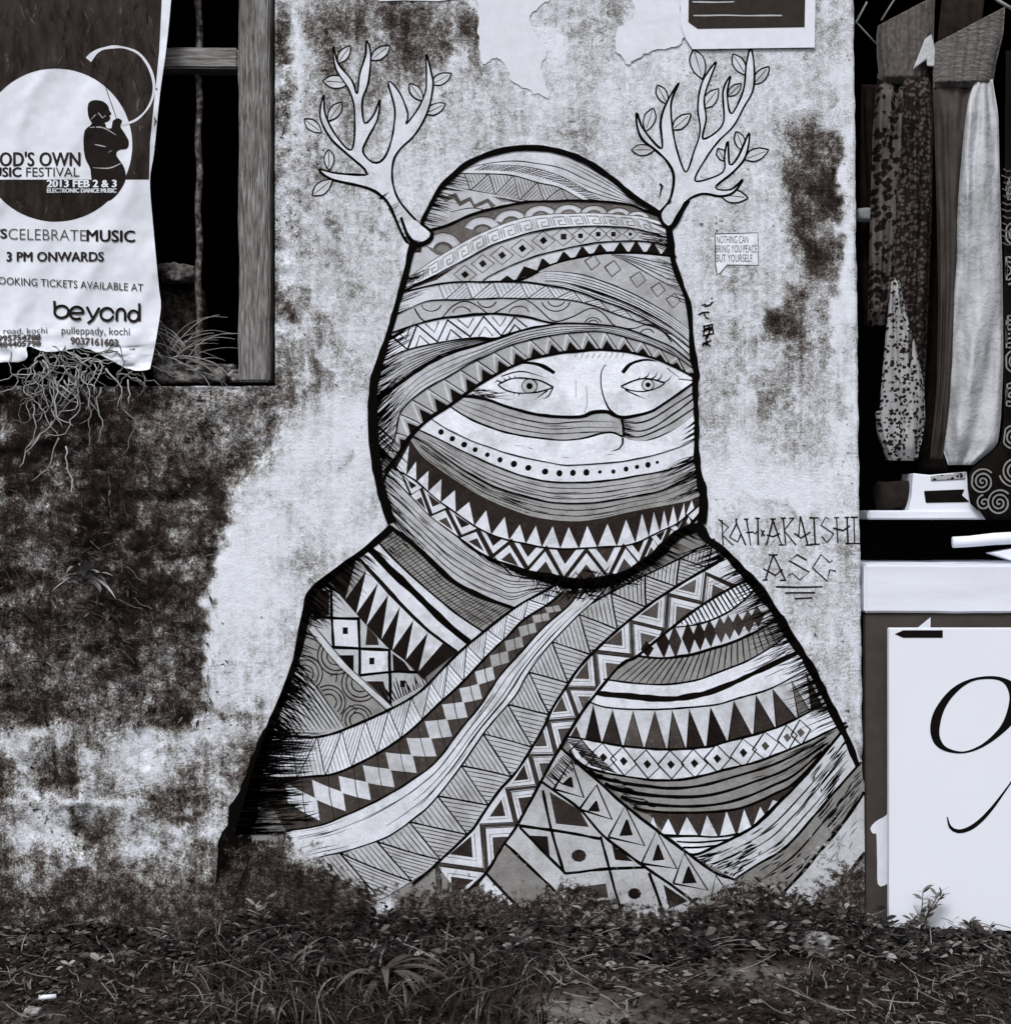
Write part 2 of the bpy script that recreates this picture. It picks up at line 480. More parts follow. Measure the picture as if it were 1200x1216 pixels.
# ------------------------------------------------------------------ the wall
HX0, HX1, HY0, HY1 = -150, 326, -160, 458        # window hole in photograph pixels
def build_wall():
    xs = sorted(set(list(range(-700, -20, 40)) + list(range(-20, 1021, 4)) + [HX0, HX1, 1020]))
    ys = sorted(set(list(range(-900, -20, 40)) + list(range(-20, 1131, 4)) + [HY0, HY1]))
    X, Yp = np.meshgrid(np.array(xs, float), np.array(ys, float))
    edge = 1013 + np.clip(Yp, 0, 1130) / 1110 * 13 + 1.6 * (fbm(Yp / 18, Yp * 0, 5) - .5) * 2
    X = X + (edge - 1020) * sstep(880, 1020, X)
    # ragged edge of the window opening
    a, b = rough_at(X, Yp)
    n1 = fbm(X / 40, Yp / 40, 11, 5); n2 = fbm(X / 9, Yp / 9, 12, 3)
    rag = sstep(20, 0, np.abs(X - 335)) * sstep(470, 440, Yp) * (Yp > HY0 - 20)
    dep = a * (.012 + .05 * (n1 - .5) + .016 * (n2 - .5)) + b * (.004 + .02 * (n1 - .5) + .006 * (n2 - .5)) + rag * (.012 + .02 * (n2 - .5))
    for cx, cy, r, dd in ((98, 988, 20, .03), (68, 915, 24, .016), (158, 825, 12, .04), (95, 690, 22, .04), (195, 592, 34, .0), (150, 632, 12, .02)):
        dep = dep + dd * np.exp(-((X - cx) ** 2 + (Yp - cy) ** 2) / (r * r))
    led = np.exp(-((Yp - 955) / 7) ** 2) * sstep(190, 160, X); dep = dep - led * .004
    led = np.exp(-((Yp - 592) / 6) ** 2) * np.exp(-((X - 190) / 40) ** 2); dep = dep + led * .03
    k = (D + 0 * X) / D
    P = np.stack([(X - 600) * S, dep, ZC + (608 - Yp) * S], -1).reshape(-1, 3)
    nxx = len(xs)
    F = []
    for j in range(len(ys) - 1):
        yc = (ys[j] + ys[j + 1]) / 2
        for i in range(nxx - 1):
            xc = (xs[i] + xs[i + 1]) / 2
            if HX0 < xc < HX1 and HY0 < yc < HY1: continue
            F.append((j * nxx + i, (j + 1) * nxx + i, (j + 1) * nxx + i + 1, j * nxx + i + 1))
    V = [tuple(p) for p in P]
    T = .24
    def strip(idx, flip):
        base = len(V)
        for q in idx:
            x, y, z = V[q]; V.append((x, T, z))
        for m in range(len(idx) - 1):
            f = (idx[m], idx[m + 1], base + m + 1, base + m)
            F.append(f[::-1] if flip else f)
    ix = {x: i for i, x in enumerate(xs)}; iy = {y: j for j, y in enumerate(ys)}
    strip([j * nxx + nxx - 1 for j in range(len(ys))], False)
    strip([j * nxx + ix[HX1] for j in range(iy[HY0], iy[HY1] + 1)], True)
    strip([j * nxx + ix[HX0] for j in range(iy[HY0], iy[HY1] + 1)], False)
    strip([iy[HY1] * nxx + i for i in range(ix[HX0], ix[HX1] + 1)], False)
    strip([iy[HY0] * nxx + i for i in range(ix[HX0], ix[HX1] + 1)], True)
    me = mesh_pd('plaster_wall', V, F, True)
    va = np.array(V)
    px = va[:, 0] / S + 600; py = 608 - (va[:, 2] - ZC) / S
    d = dirt_at(px, py)
    d = np.where(va[:, 1] > .1, .75, d)
    set_point_attr(me, 'dirt', d)
    return link('plaster_wall', me, M['plaster'])
wall = build_wall()
tag(wall, 'old stained plaster wall with large painted mural of a wrapped antlered figure', 'wall', kind='thing')

# dark room behind the window, dark shop behind the right-hand opening
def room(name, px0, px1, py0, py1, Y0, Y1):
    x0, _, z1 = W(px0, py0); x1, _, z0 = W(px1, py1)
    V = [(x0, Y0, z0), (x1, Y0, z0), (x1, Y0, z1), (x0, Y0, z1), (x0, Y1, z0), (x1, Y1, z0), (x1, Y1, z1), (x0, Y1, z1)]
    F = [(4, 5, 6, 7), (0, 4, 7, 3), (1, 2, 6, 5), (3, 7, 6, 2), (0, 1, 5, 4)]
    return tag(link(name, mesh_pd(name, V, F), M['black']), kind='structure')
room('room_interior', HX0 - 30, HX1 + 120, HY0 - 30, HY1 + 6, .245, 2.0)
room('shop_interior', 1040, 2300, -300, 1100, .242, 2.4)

# window: posts, rail, bar, crumbling sill (parts of the wall)
pbox('window_post', 283, 320, HY0 + 4, 453, .012, .085, M['wood'], wall, .004, .0012)
pbox('window_rail', -146, 282.5, 56, 81, .03, .085, M['woodh'], wall, .004, .0009)
bar = [W(236 + 1.2 * math.sin(k * .9), py, .07) for k, py in enumerate(range(-150, 452, 12))]
tube('window_bar', bar, [.0062 + .0014 * random.random() for _ in bar], M['rust'], wall, 8)
bar = [W(40 + 1.2 * math.sin(k * .7), py, .07) for k, py in enumerate(range(-150, 452, 12))]
tube('window_bar', bar, [.0062 + .0014 * random.random() for _ in bar], M['rust'], wall, 8)

def rock_mesh(name, sx, sy, sz, seed, sub=3, rough=.35):
    bm = bmesh.new()
    bmesh.ops.create_icosphere(bm, subdivisions=sub, radius=1)
    r = np.random.default_rng(seed)
    for v in bm.verts:
        c = v.co
        o = seed * 3.1
        k = 1 + rough * (float(fbm(c.x * 1.6 + o, c.y * 1.6 + c.z * 1.1, seed)) - .5) * 2 + .5 * rough * (float(fbm(c.x * 5 + o, c.z * 5 + c.y * 3, seed + 5)) - .5)
        q = Vector((max(-.72, min(.72, c.x)), max(-.72, min(.72, c.y)), max(-.72, min(.72, c.z)))) * 1.2
        v.co = Vector((q.x * sx, q.y * sy, q.z * sz)) * k
    me = bpy.data.meshes.new(name); bm.to_mesh(me); bm.free()
    me.polygons.foreach_set('use_smooth', [True] * len(me.polygons))
    return me
for k, (px, py, w, h) in enumerate(((222, 446, 34, 11), (262, 443, 22, 12), (290, 448, 18, 8), (200, 440, 16, 16), (246, 436, 10, 6))):
    o = link('sill_rubble', rock_mesh('sill_rubble', w * S, .05, h * S, 30 + k, 4, .6), M['brick'], wall)
    o.location = W(px, py, .07)
o = link('broken_brick', rock_mesh('broken_brick', 24 * S, .04, 12 * S, 51, 4, .45), M['brick'])
o.location = W(212, 325, .10)
tag(o, 'broken masonry lump stuck in the dark window opening beside the poster', 'masonry')
o = link('wall_rubble', rock_mesh('wall_rubble', 40 * S, .03, 60 * S, 52, 4, .5), M['rubble'], wall)
o.location = W(205, 400, .14)

# ------------------------------------------------------------------ 2-D drawing engine: paint and print as thin layers that follow a surface
def resample(pts, n):
    P = np.array(pts, float)
    seg = np.hypot(*(P[1:] - P[:-1]).T); t = np.concatenate([[0], np.cumsum(seg)])
    u = np.linspace(0, t[-1], n)
    return np.stack([np.interp(u, t, P[:, 0]), np.interp(u, t, P[:, 1])], 1)

def smooth(pts, step=4.0, closed=False):
    P = [np.array(p, float) for p in pts]
    if len(P) < 3 and not closed: 
        L = np.hypot(*(P[1] - P[0])); return resample(P, max(2, int(L / step) + 1))
    n = len(P); out = []
    rngk = range(n) if closed else range(n - 1)
    for i in rngk:
        if closed: a, b, c, d = P[(i - 1) % n], P[i], P[(i + 1) % n], P[(i + 2) % n]
        else: a, b, c, d = P[max(i - 1, 0)], P[i], P[i + 1], P[min(i + 2, n - 1)]
        L = np.hypot(*(c - b)); m = max(1, int(L / step))
        for k in range(m):
            t = k / m
            out.append(.5 * ((2 * b) + (c - a) * t + (2 * a - 5 * b + 4 * c - d) * t * t + (3 * b - a - 3 * c + d) * t ** 3))
    if not closed: out.append(P[-1])
    return np.array(out)

def clip_half(poly, ax, val, keep_less):
    out = []
    n = len(poly)
    for i in range(n):
        a, b = poly[i], poly[(i + 1) % n]
        ia = (a[ax] <= val) if keep_less else (a[ax] >= val)
        ib = (b[ax] <= val) if keep_less else (b[ax] >= val)
        if ia: out.append(a)
        if ia != ib:
            t = (val - a[ax]) / (b[ax] - a[ax])
            out.append((a[0] + (b[0] - a[0]) * t, a[1] + (b[1] - a[1]) * t))
    return out

class Art:
    def __init__(s, surf, base=.0004, step=8e-6, cell=None, material=None, stains=False, weld=False):
        s.weld = weld; s.surf, s.base, s.step, s.lev, s.cell, s.material, s.stains = surf, base, step, 0, cell, material, stains
        s.parts = []; s.last = None
    def part(s, name, parent=None, label=None, gap=0):
        s.lev += gap
        p = dict(name=name, parent=parent, label=label, V=[], F=[], pv=[], obj=None)
        s.parts.append(p); return p
    def _lev(s, p, ink=False):
        if not (ink and s.last == (id(p), True)): s.lev += 1
        s.last = (id(p), ink)
        return s.lev
    def raw(s, p, verts, faces, v, lev):
        b = len(p['V'])
        p['V'].extend((x, y, lev) for x, y in verts)
        for f in faces:
            p['F'].append(tuple(b + i for i in f)); p['pv'].append(v)
    def fill(s, p, pts, v, lev=None, holes=()):
        if s.stains and .08 < v < .5: v = min(.5, max(.06, v + random.uniform(-.05, .06)))
        if lev is None: lev = s._lev(p)
        loops = [[Vector((float(x), float(y), 0)) for x, y in pts]] + [[Vector((float(x), float(y), 0)) for x, y in h] for h in holes]
        flat = [q for l in loops for q in l]
        tris = tessellate_polygon(loops)
        for t in tris:
            tri = [(flat[i].x, flat[i].y) for i in t]
            ar = (tri[1][0] - tri[0][0]) * (tri[2][1] - tri[0][1]) - (tri[2][0] - tri[0][0]) * (tri[1][1] - tri[0][1])
            if abs(ar) < 1e-4: continue
            if ar > 0: tri = tri[::-1]        # image y is down: make the face look at -Y
            c = s.cell(tri) if s.cell else None
            if not c: s.raw(p, tri, [(0, 1, 2)], v, lev); continue
            xs = [q[0] for q in tri]; ys = [q[1] for q in tri]
            for gy_ in range(int(min(ys) // c), int(max(ys) // c) + 1):
                row = clip_half(clip_half(tri, 1, gy_ * c, False), 1, (gy_ + 1) * c, True) if True else tri
                if len(row) < 3: continue
                rx = [q[0] for q in row]
                for gx_ in range(int(min(rx) // c), int(max(rx) // c) + 1):
                    cell = clip_half(clip_half(row, 0, gx_ * c, False), 0, (gx_ + 1) * c, True)
                    if len(cell) >= 3: s.raw(p, cell, [tuple(range(len(cell)))], v, lev)
    def fills(s, p, polys, v):
        lev = s._lev(p)
        for q in polys: s.fill(p, q, v, lev)
    def stroke(s, p, pts, w, v=.06, t0=1., t1=1., sm=True, jit=.35, closed=False, wj=.25, step=4.0):
        lev = s._lev(p, v < .3)
        P = smooth(pts, step, closed) if sm else np.array(pts, float)
        if not sm and len(P) == 2 and s.cell: P = smooth(P, 6)
        n = len(P)
        if n < 2: return
        so = random.random() * 900
        if jit:
            L = np.arange(n) * .23
            P = P + jit * 2 * (np.stack([vnoise(L + so, L * 0 + so, 1), vnoise(L + so, L * 0, 2)], 1) - .5)
        if closed: P = np.vstack([P, P[:1]]); n += 1
        T = np.gradient(P, axis=0); T /= (np.hypot(*T.T)[:, None] + 1e-9)
        N = np.stack([-T[:, 1], T[:, 0]], 1)
        u = np.linspace(0, 1, n)
        if isinstance(w, (list, tuple)): ww = np.interp(u, np.linspace(0, 1, len(w)), w)
        else: ww = w * (t0 + (1 - t0) * np.minimum(1, u / .35)) * (t1 + (1 - t1) * np.minimum(1, (1 - u) / .35))
        ww = ww * (1 + wj * 2 * (vnoise(np.arange(n) * .4 + so, u * 0 + so, 4) - .5))
        A = P + N * ww[:, None] / 2; B = P - N * ww[:, None] / 2
        V = [tuple(q) for q in A] + [tuple(q) for q in B]
        s.raw(p, V, [(i, i + 1, n + i + 1, n + i) for i in range(n - 1)], v, lev)
    def ell(s, p, cx, cy, rx, ry, v, rot=0, n=18, lev=None):
        c, d = math.cos(rot), math.sin(rot)
        q = [(cx + rx * math.cos(t) * c - ry * math.sin(t) * d, cy + rx * math.cos(t) * d + ry * math.sin(t) * c) for t in np.linspace(0, 2 * math.pi, n, endpoint=False)]
        s.fill(p, q, v, lev); return q
    def text(s, p, string, x0, x1, y0, y1, v, bold=0.0, shear=0.0, slope=0.0):
        """lettering whose capitals/ascender box fills x0..x1, y0(top)..y1(bottom)"""
        cu = bpy.data.curves.new('t', 'FONT'); cu.body = string; cu.offset = 0.0 if bold > 0 else bold; cu.shear = shear; cu.resolution_u = 3
        o = bpy.data.objects.new('t', cu); COL.objects.link(o)
        bpy.context.view_layer.update()
        me = o.evaluated_get(bpy.context.evaluated_depsgraph_get()).to_mesh()
        V = np.array([q.co[:2] for q in me.vertices]); F = [tuple(f.vertices) for f in me.polygons]
        o.evaluated_get(bpy.context.evaluated_depsgraph_get()).to_mesh_clear()
        bpy.data.objects.remove(o); bpy.data.curves.remove(cu)
        lo, hi = V.min(0), V.max(0)
        X = x0 + (V[:, 0] - lo[0]) / (hi[0] - lo[0]) * (x1 - x0)
        Y = y1 - (V[:, 1] - lo[1]) / (hi[1] - lo[1]) * (y1 - y0) + slope * (X - x0)
        for dx, dy in (((0, 0), (.45, 0), (-.45, 0), (0, .3), (0, -.3)) if bold > .005 else ((0, 0),)):
            s.raw(p, list(zip(X + dx * (1 + 14 * max(bold, 0)), Y + dy)), F, v, s._lev(p))
    def build(s):
        for p in s.parts:
            if not p['V']: continue
            A = np.array(p['V'], float)
            Yd = s.surf(A[:, 0], A[:, 1]) - s.base - A[:, 2] * s.step
            k = (D + Yd) / D if not s.stains else np.ones(len(A))
            P = np.stack([(A[:, 0] - 600) * S * k, Yd, ZC + (608 - A[:, 1]) * S * k], 1)
            me = mesh_pd(p['name'], P, p['F'])
            set_face_attr(me, 'pv', p['pv'])
            if s.weld:
                bm = bmesh.new(); bm.from_mesh(me)
                bmesh.ops.remove_doubles(bm, verts=bm.verts, dist=5e-6)
                bm.to_mesh(me); bm.free()
                me.polygons.foreach_set('use_smooth', [True] * len(me.polygons))
            if s.stains:
                set_point_attr(me, 'dirt', dirt_at(A[:, 0], A[:, 1])); set_point_attr(me, 'wear', wear_at(A[:, 0], A[:, 1]))
            par = p['parent']
            if isinstance(par, dict): par = par['obj']
            p['obj'] = link(p['name'], me, s.material, par)
            if p['label']: p['obj']['label'] = p['label']

class Band:
    def __init__(s, A, B, n=80):
        s.A = resample(smooth(A), n); s.B = resample(smooth(B), n); s.n = n
    def pt(s, u, v):
        f = min(max(u, 0), 1) * (s.n - 1); i = min(int(f), s.n - 2); t = f - i
        a = s.A[i] * (1 - t) + s.A[i + 1] * t; b = s.B[i] * (1 - t) + s.B[i + 1] * t
        return a * (1 - v) + b * v
    def path(s, uv, sub=6):
        out = []
        for (a, b) in zip(uv[:-1], uv[1:]):
            for k in range(sub):
                t = k / sub; out.append(s.pt(a[0] + (b[0] - a[0]) * t, a[1] + (b[1] - a[1]) * t))
        out.append(s.pt(*uv[-1])); return out
    def poly(s): return list(map(tuple, s.A)) + list(map(tuple, s.B[::-1]))
    def shape(s, uv, sub=4): return s.path(list(uv) + [uv[0]], sub)[:-1]
    def u_of(s, p, side='A'):
        C = s.A if side == 'A' else s.B
        return float(np.argmin(np.hypot(C[:, 0] - p[0], C[:, 1] - p[1]))) / (s.n - 1)

# ------------------------------------------------------------------ the mural
art = Art(lambda x, y: x * 0, .0005, 2.5e-6, cell=lambda t: 14 if max(q[1] for q in t) > 930 else None, material=M['paint'], stains=True)
INK, WHITE, LIGHT, GREY, MID, DARK = .03, .90, .79, .70, .58, .20
R = random.Random(3)

def lines_along(p, b, vs, w=1.2, v=INK, u0=0., u1=1., tap=.3):
    for q in vs:
        art.stroke(p, b.path([(u0, q), ((u0 + u1) / 2, q + R.uniform(-.02, .02)), (u1, q)], 10), w, v, tap, tap)

def dashes(p, b, n, w=1.0, lo=.06, hi=.25, v=INK, v0=.08, v1=.92, ua=0., ub=1.):
    w *= .78; n = int(n * .75)
    for _ in range(n):
        u = R.uniform(ua, ub); q = R.uniform(v0, v1); L = R.uniform(lo, hi)
        art.stroke(p, b.path([(u, q), (min(ub, u + L), q + R.uniform(-.05, .05))], 6), w * R.uniform(.7, 1.2), v, .3, .2)

def hatch_tri(p, b, n, k=6, w=.9, u0=0., u1=1., edge=1.4, v=.25):
    """alternating triangles, each filled with strokes parallel to one of its sides"""
    us = np.linspace(u0, u1, n + 1)
    for i in range(n):
        a, c = us[i], us[i + 1]; up = i % 2
        art.stroke(p, b.path([(a, 0 if up else 1), (c, 1 if up else 0)]), edge, INK)
        for j in range(1, k):
            t = j / k
            if up:    # below the rising stroke: strokes parallel to it
                art.stroke(p, b.path([(a + (c - a) * t * 0 + (us[i] - us[max(i - 1, 0)]) * -t * .9, 0 + t * 1.0 * .9), (c - (c - a) * t, 1 - .02)], 4), w, v, .6, .6)
            else:
                art.stroke(p, b.path([(a + (c - a) * .96 * t, 1 - t * .94), (min(u1, a + (c - a) * (1 + .1 + t * .6)), 1 - .04 - .0 * t)], 4), w, v, .6, .6)

def hatch_block(p, b, n, k=6, w=.9, u0=0., u1=1., edge=1.6, v=.2, skew=.5):
    """bands of quarter panels hatched across and along in turn"""
    us = np.linspace(u0, u1, n + 1)
    for i in range(n):
        a, c = us[i], us[i + 1]; L = c - a
        art.stroke(p, b.path([(a, 0), (a + L * skew, 1)]), edge, INK)
        art.stroke(p, b.path([(a + L * skew, 1), (min(u1, c), 0)]), edge, INK)
        for j in range(1, k):
            t = j / k
            # triangle (a,0)-(a+skew,1)-(c,0): strokes parallel to first side
            art.stroke(p, b.path([(a + L * t, 0.03), (a + L * skew + L * (1 - skew) * t, 1 - t)], 3), w, v, .6, .6)
            # triangle (a+skew,1)-(c,0)-(c+skew,1): strokes parallel to the second side
            e0 = (a + L * skew + L * t, .97); e1 = (c + L * skew * t, t)
            if e0[0] < u1 and e1[0] < u1: art.stroke(p, b.path([e0, e1], 3), w, v, .6, .6)

def fringe(p, curve, inward, n, lo, hi, w=1.5, v=INK, spread=.09, ua=0., ub=1.):
    w = min(w, 1.7) * .68; n = int(n * 1.05)
    C = resample(smooth(curve), 200)
    for k in range(n):
        u = R.uniform(ua, ub); q = C[int(u * 199)]
        a = inward(u) if callable(inward) else inward
        ang = math.radians(a + R.uniform(-1, 1) * spread * 40); L = R.uniform(lo, hi)
        d = np.array([math.cos(ang), -math.sin(ang)])
        nrm = np.array([-d[1], d[0]]) * R.uniform(-.06, .06) * L
        art.stroke(p, [q - d * 3, q + d * L * .5 + nrm, q + d * L], [w * R.uniform(.8, 1.4), w, .2], v)

# --- key curves (photograph pixels)
HEAD_L = [(490, 285), (485, 300), (478, 330), (468, 365), (458, 400), (446, 438), (441, 460), (440, 500), (443, 540), (448, 572), (455, 600), (463, 622)]
HEAD_T = [(501, 264), (522, 225), (541, 206), (553, 196), (576, 185), (602, 178), (631, 175.5), (665, 180), (697, 193), (726, 212), (751, 233), (774, 248), (784, 256)]
HEAD_R = [(795, 270), (799, 302), (802, 315), (811, 339), (819, 364), (822, 402), (825, 429), (828, 444), (826, 456), (828, 498), (828, 540), (832, 567), (836, 588), (836, 606), (834, 622)]
SH_L = [(463, 622), (437, 645), (401, 672), (368, 700), (359, 727), (348, 779), (333, 822), (314, 870), (303, 900), (292, 939), (277, 991), (270, 1030), (257, 1084), (251, 1112)]
SH_R = [(834, 620), (843, 636), (863, 651), (882, 671), (905, 697), (930, 732), (941, 751), (968, 792), (992, 840), (1012, 880), (1023, 908)]
B0 = [(512, 273), (530, 268), (555, 257), (583, 248), (612, 242), (633, 239), (660, 239), (678, 238), (717, 239.5), (747, 243), (763, 249), (780, 255)]
G0 = [(482, 332), (501, 318), (522, 304), (545, 290), (574, 275), (602, 264), (629, 257), (660, 254), (703, 253), (736, 255), (763, 257), (786, 264)]
G1 = [(478, 346), (486, 342), (516, 327), (545, 312), (583, 292), (612, 282), (631, 276), (660, 271), (697, 269), (717, 269), (751, 271), (774, 277), (795, 283)]
D1 = [(572, 335), (579, 329), (599, 319), (620, 310), (640, 303), (678, 294), (707, 288.5), (736, 286.5), (763, 286.5), (797, 292)]
D2 = [(596, 336), (622, 331), (640, 321), (659, 313.5), (688, 306), (717, 301.5), (747, 301), (774, 302), (799, 305)]
E0 = [(640, 323), (651, 321), (688, 325), (722, 335), (755, 350), (786, 367), (809, 383), (820, 392)]
EK = [(478, 347), (516, 338), (545, 335), (583, 334.5), (622, 335), (650, 339), (678, 344), (717, 358), (755, 373), (793, 394), (821, 415)]
F1 = [(470, 374), (507, 358), (545, 356), (583, 354.5), (622, 354.5), (660, 355), (685, 358), (707, 364), (736, 375), (765, 385), (786, 393), (821, 424)]
W1 = [(464, 396), (503, 383), (537, 377), (583, 373), (622, 376), (642, 381), (660, 384), (678, 384), (717, 386), (745, 391), (774, 402), (799, 413.5), (823, 432)]
Z1 = [(457, 427), (487, 414.5), (526, 406), (560, 402), (589, 402), (597, 399), (622, 391.5), (658, 384.5)]
X0 = [(442, 484), (459, 468), (478, 452), (507, 433), (537, 419), (564, 411), (589, 403), (622, 392), (658, 385), (678, 384), (717, 386), (745, 391), (774, 402), (799, 413.5), (823, 432)]
X1 = [(448, 560), (468, 521), (476, 489), (499, 466), (541, 442), (564, 429), (602, 411.5), (631, 403), (660, 397.5), (690, 394), (717, 394), (745, 401), (774, 410), (803, 424), (825, 440)]
X2 = [(455, 570), (472, 542), (489, 517.5), (512, 496), (535, 481), (560, 463), (583, 448), (612, 433), (631, 426), (660, 420), (690, 416.5), (713, 415.5), (745, 418), (774, 425), (799, 435), (826, 450)]
M0 = [(548, 470), (576, 474), (602, 483), (631, 491), (660, 495), (690, 495), (703, 490), (720, 489), (728, 493), (740, 496), (755, 493.5), (774, 488), (793, 476), (816, 460), (827, 452)]
M1 = [(533, 482), (553, 495), (583, 508), (612, 516), (645, 521), (669, 523), (694, 520), (717, 514), (728, 514), (739, 519), (756, 524), (778, 521), (804, 508), (828, 490)]
M2 = [(511, 497), (535, 512), (564, 525), (602, 538), (640, 547), (669, 552), (697, 551.5), (736, 548), (774, 541), (809, 530), (828, 520)]
M3 = [(496, 510), (526, 524), (564, 543), (602, 559), (640, 570), (678, 573), (717, 571), (755, 565), (793, 558), (829, 547)]
M4 = [(490, 518), (516, 534), (545, 555), (576, 573), (595, 581), (640, 594), (669, 598), (707, 597), (745, 591), (784, 583), (830, 561)]
M5 = [(485, 519), (500, 540), (520, 556), (545, 573), (575, 591), (610, 606), (640, 615), (680, 619), (710, 616), (752, 607), (806, 597), (837, 590)]
M6 = [(466, 556), (480, 563), (493, 571), (507, 583), (522, 596), (541, 609), (562, 624), (581, 634), (602, 641), (625, 646), (645, 650), (675, 652), (711, 650), (740, 648), (757, 644), (772, 637), (786, 630), (803, 622), (818, 610), (836, 594)]
M7 = [(458, 564), (474, 577), (491, 594), (512, 615), (545, 640), (576, 661), (602, 672), (631, 681), (660, 687), (680, 691), (697, 692), (722, 688), (745, 680), (770, 665), (789, 650), (803, 635), (818, 624), (835, 605)]
N1 = [(464, 626), (489, 645.6), (516, 670.5), (537, 690), (564, 705), (593, 716.5), (610, 722)]
N2 = [(447, 641), (468, 664), (497, 691), (526, 716), (549, 734), (573, 750)]
N3 = [(437, 650), (468, 681), (493, 705), (516, 728), (539, 749), (557, 763)]
N4 = [(427, 663), (455, 693), (478, 718), (507, 747), (522, 758), (543, 774)]
N5 = [(392, 690), (408, 712), (422, 728), (437, 745), (459, 768), (480, 784), (502, 806)]
S0 = [(661, 694), (636, 707), (611, 722), (573, 751), (540, 779), (500, 820), (465, 841), (413, 864.5), (379, 874.5), (348, 874), (312, 871)]
S1 = [(668, 703), (653, 716), (622, 735.6), (603, 755), (578, 779), (547, 812), (518, 838.5), (488, 867), (467, 883), (435, 902), (400, 918), (370, 922), (335, 924), (298, 920)]
S2 = [(686, 705), (674, 720), (645, 745), (617, 776), (592, 804), (570, 838), (547, 866), (518, 904), (488, 927), (457, 946), (418, 965), (379, 980), (340, 986)]
S3 = [(715, 703), (699, 719), (674, 743), (647, 772), (624, 804), (612, 826), (579, 864.5), (547, 910), (520, 945), (500, 965), (461, 993), (413, 1010), (374, 1019), (340, 1030)]
DT = [(700, 718), (740, 695.5), (789, 672), (832, 650), (846, 640)]                                   # upper edge of hatched strip near the neck
S4 = [(862, 658), (853, 666.7), (820, 686), (782, 710), (745, 738), (707, 772), (686, 795), (657, 839), (644, 866), (616, 912), (590, 942), (566, 978), (556, 990), (518, 1026), (490, 1050)]
S5 = [(893, 684), (836, 717), (799, 744), (757, 779), (739, 788), (711, 819), (688, 850), (660, 896), (640, 932), (614, 980), (596, 1006), (576, 1038), (552, 1060)]

def inset(pts, d):
    P = np.array(pts, float); T = np.gradient(P, axis=0); T /= np.hypot(*T.T)[:, None]
    N = np.stack([-T[:, 1], T[:, 0]], 1)
    c = np.array([650., 650.]) - P
    N *= np.sign((N * c).sum(1))[:, None]
    return [tuple(q) for q in P + N * d]
HEAD_L = inset(HEAD_L, 2.5); HEAD_R = inset(HEAD_R, 1.5)
SH_L = inset(SH_L, 4.5); SH_R = inset(SH_R, 5.5)
# --- base silhouette
mural = art.part('mural', wall, 'black and white painted mural of an antlered figure wrapped in patterned scarves')
sil = smooth(HEAD_L[::-1], 6).tolist() + smooth(HEAD_T, 6).tolist() + smooth(HEAD_R, 6).tolist()
body = smooth(SH_L[::-1], 6).tolist() + [(650, 640)] + smooth(SH_R, 6).tolist() + [(1026, 930), (1026, 1105), (640, 1108)]
art.fill(mural, body, .50)
art.fill(mural, sil, .74)
art.fill(mural, [(505, 262), (500, 300), (486, 300), (486, 285)], .2)

def new(name, label=None): return art.part(name, mural, label)
def band_fill(name, A, B, v, label=None, n=80):
    p = new(name, label); b = Band(A, B, n)
    art.fill(p, b.poly(), v); return p, b

# antlers and leaves
def antler(pts, label):
    p = new('antler', label)
    C = smooth(pts, 3, True)
    art.fill(p, C.tolist(), .85)
    art.stroke(p, pts, [3.6, 2.8, 2.4, 2.2, 2.4, 2.4, 2.2, 2.6, 3], INK, closed=True, jit=.3)
    return p
AL = [(484, 288), (463, 246), (451, 231), (433, 222), (394, 213), (379, 201), (400, 205.5), (436, 207.5), (433, 201), (409, 180), (391, 162), (380, 138), (384, 112), (386, 135), (400, 162), (418, 177), (421, 135), (415, 108), (398.5, 81), (395.5, 54), (402, 76), (418, 96), (424, 111), (427, 87), (434, 65), (435, 48), (440, 64), (437, 99), (430, 120), (433, 146), (444, 135), (451, 118), (448, 141), (436, 165), (431, 180), (443, 193), (455, 189), (464, 168), (469, 132), (461, 97), (475, 111), (484, 135), (482, 147), (496, 129), (505, 108), (506, 84), (506, 64), (512, 87), (514, 102), (508, 132), (493, 159), (475, 177), (467, 192), (466, 216), (475, 240), (499, 267), (512, 277), (505, 290)]
AR = [(781, 256), (795, 237), (799.5, 210), (792, 192), (777, 177), (762, 165), (756, 148), (756, 134), (763.5, 153), (785, 176), (784, 144), (792, 120), (806, 98), (797, 120), (798, 150), (804, 180), (814, 204), (823.5, 180), (831, 156), (828, 126), (834, 96), (850, 73), (843, 93), (836, 117), (838, 141), (835, 165), (858, 147), (858, 108), (867, 90), (863, 111), (868, 135), (882, 108), (886, 75), (891, 57), (895, 78), (894, 105), (882, 129), (870, 150), (852, 168), (837, 189), (825, 214.5), (852, 208), (860, 200), (860, 185), (864, 168), (866, 195), (876, 186), (889, 158), (885, 186), (870, 204), (849, 222), (867, 225), (882, 213), (870, 229), (855, 233), (834, 230), (816, 238), (807, 252), (800, 268), (788, 270)]
LV = [(383, 96, 416, 98), (361, 141, 382, 157), (406, 121, 389, 144), (390, 177, 391, 202), (371, 232, 395, 213), (440, 71, 463, 54), (486, 99, 502, 120), (512, 100, 536, 87), (505, 135, 529, 123), (401, 75, 416, 54)]
RV = [(823, 58, 834, 94), (780, 101, 792, 124), (775, 128, 766, 156), (749, 178, 777, 178), (798, 154, 820, 135), (834, 129, 853, 105), (870, 64, 885, 89), (894, 100, 913, 79), (864, 114, 880, 99), (852, 176, 861, 192), (874, 156, 883, 180), (883, 189, 912, 178), (855, 231, 888, 235)]
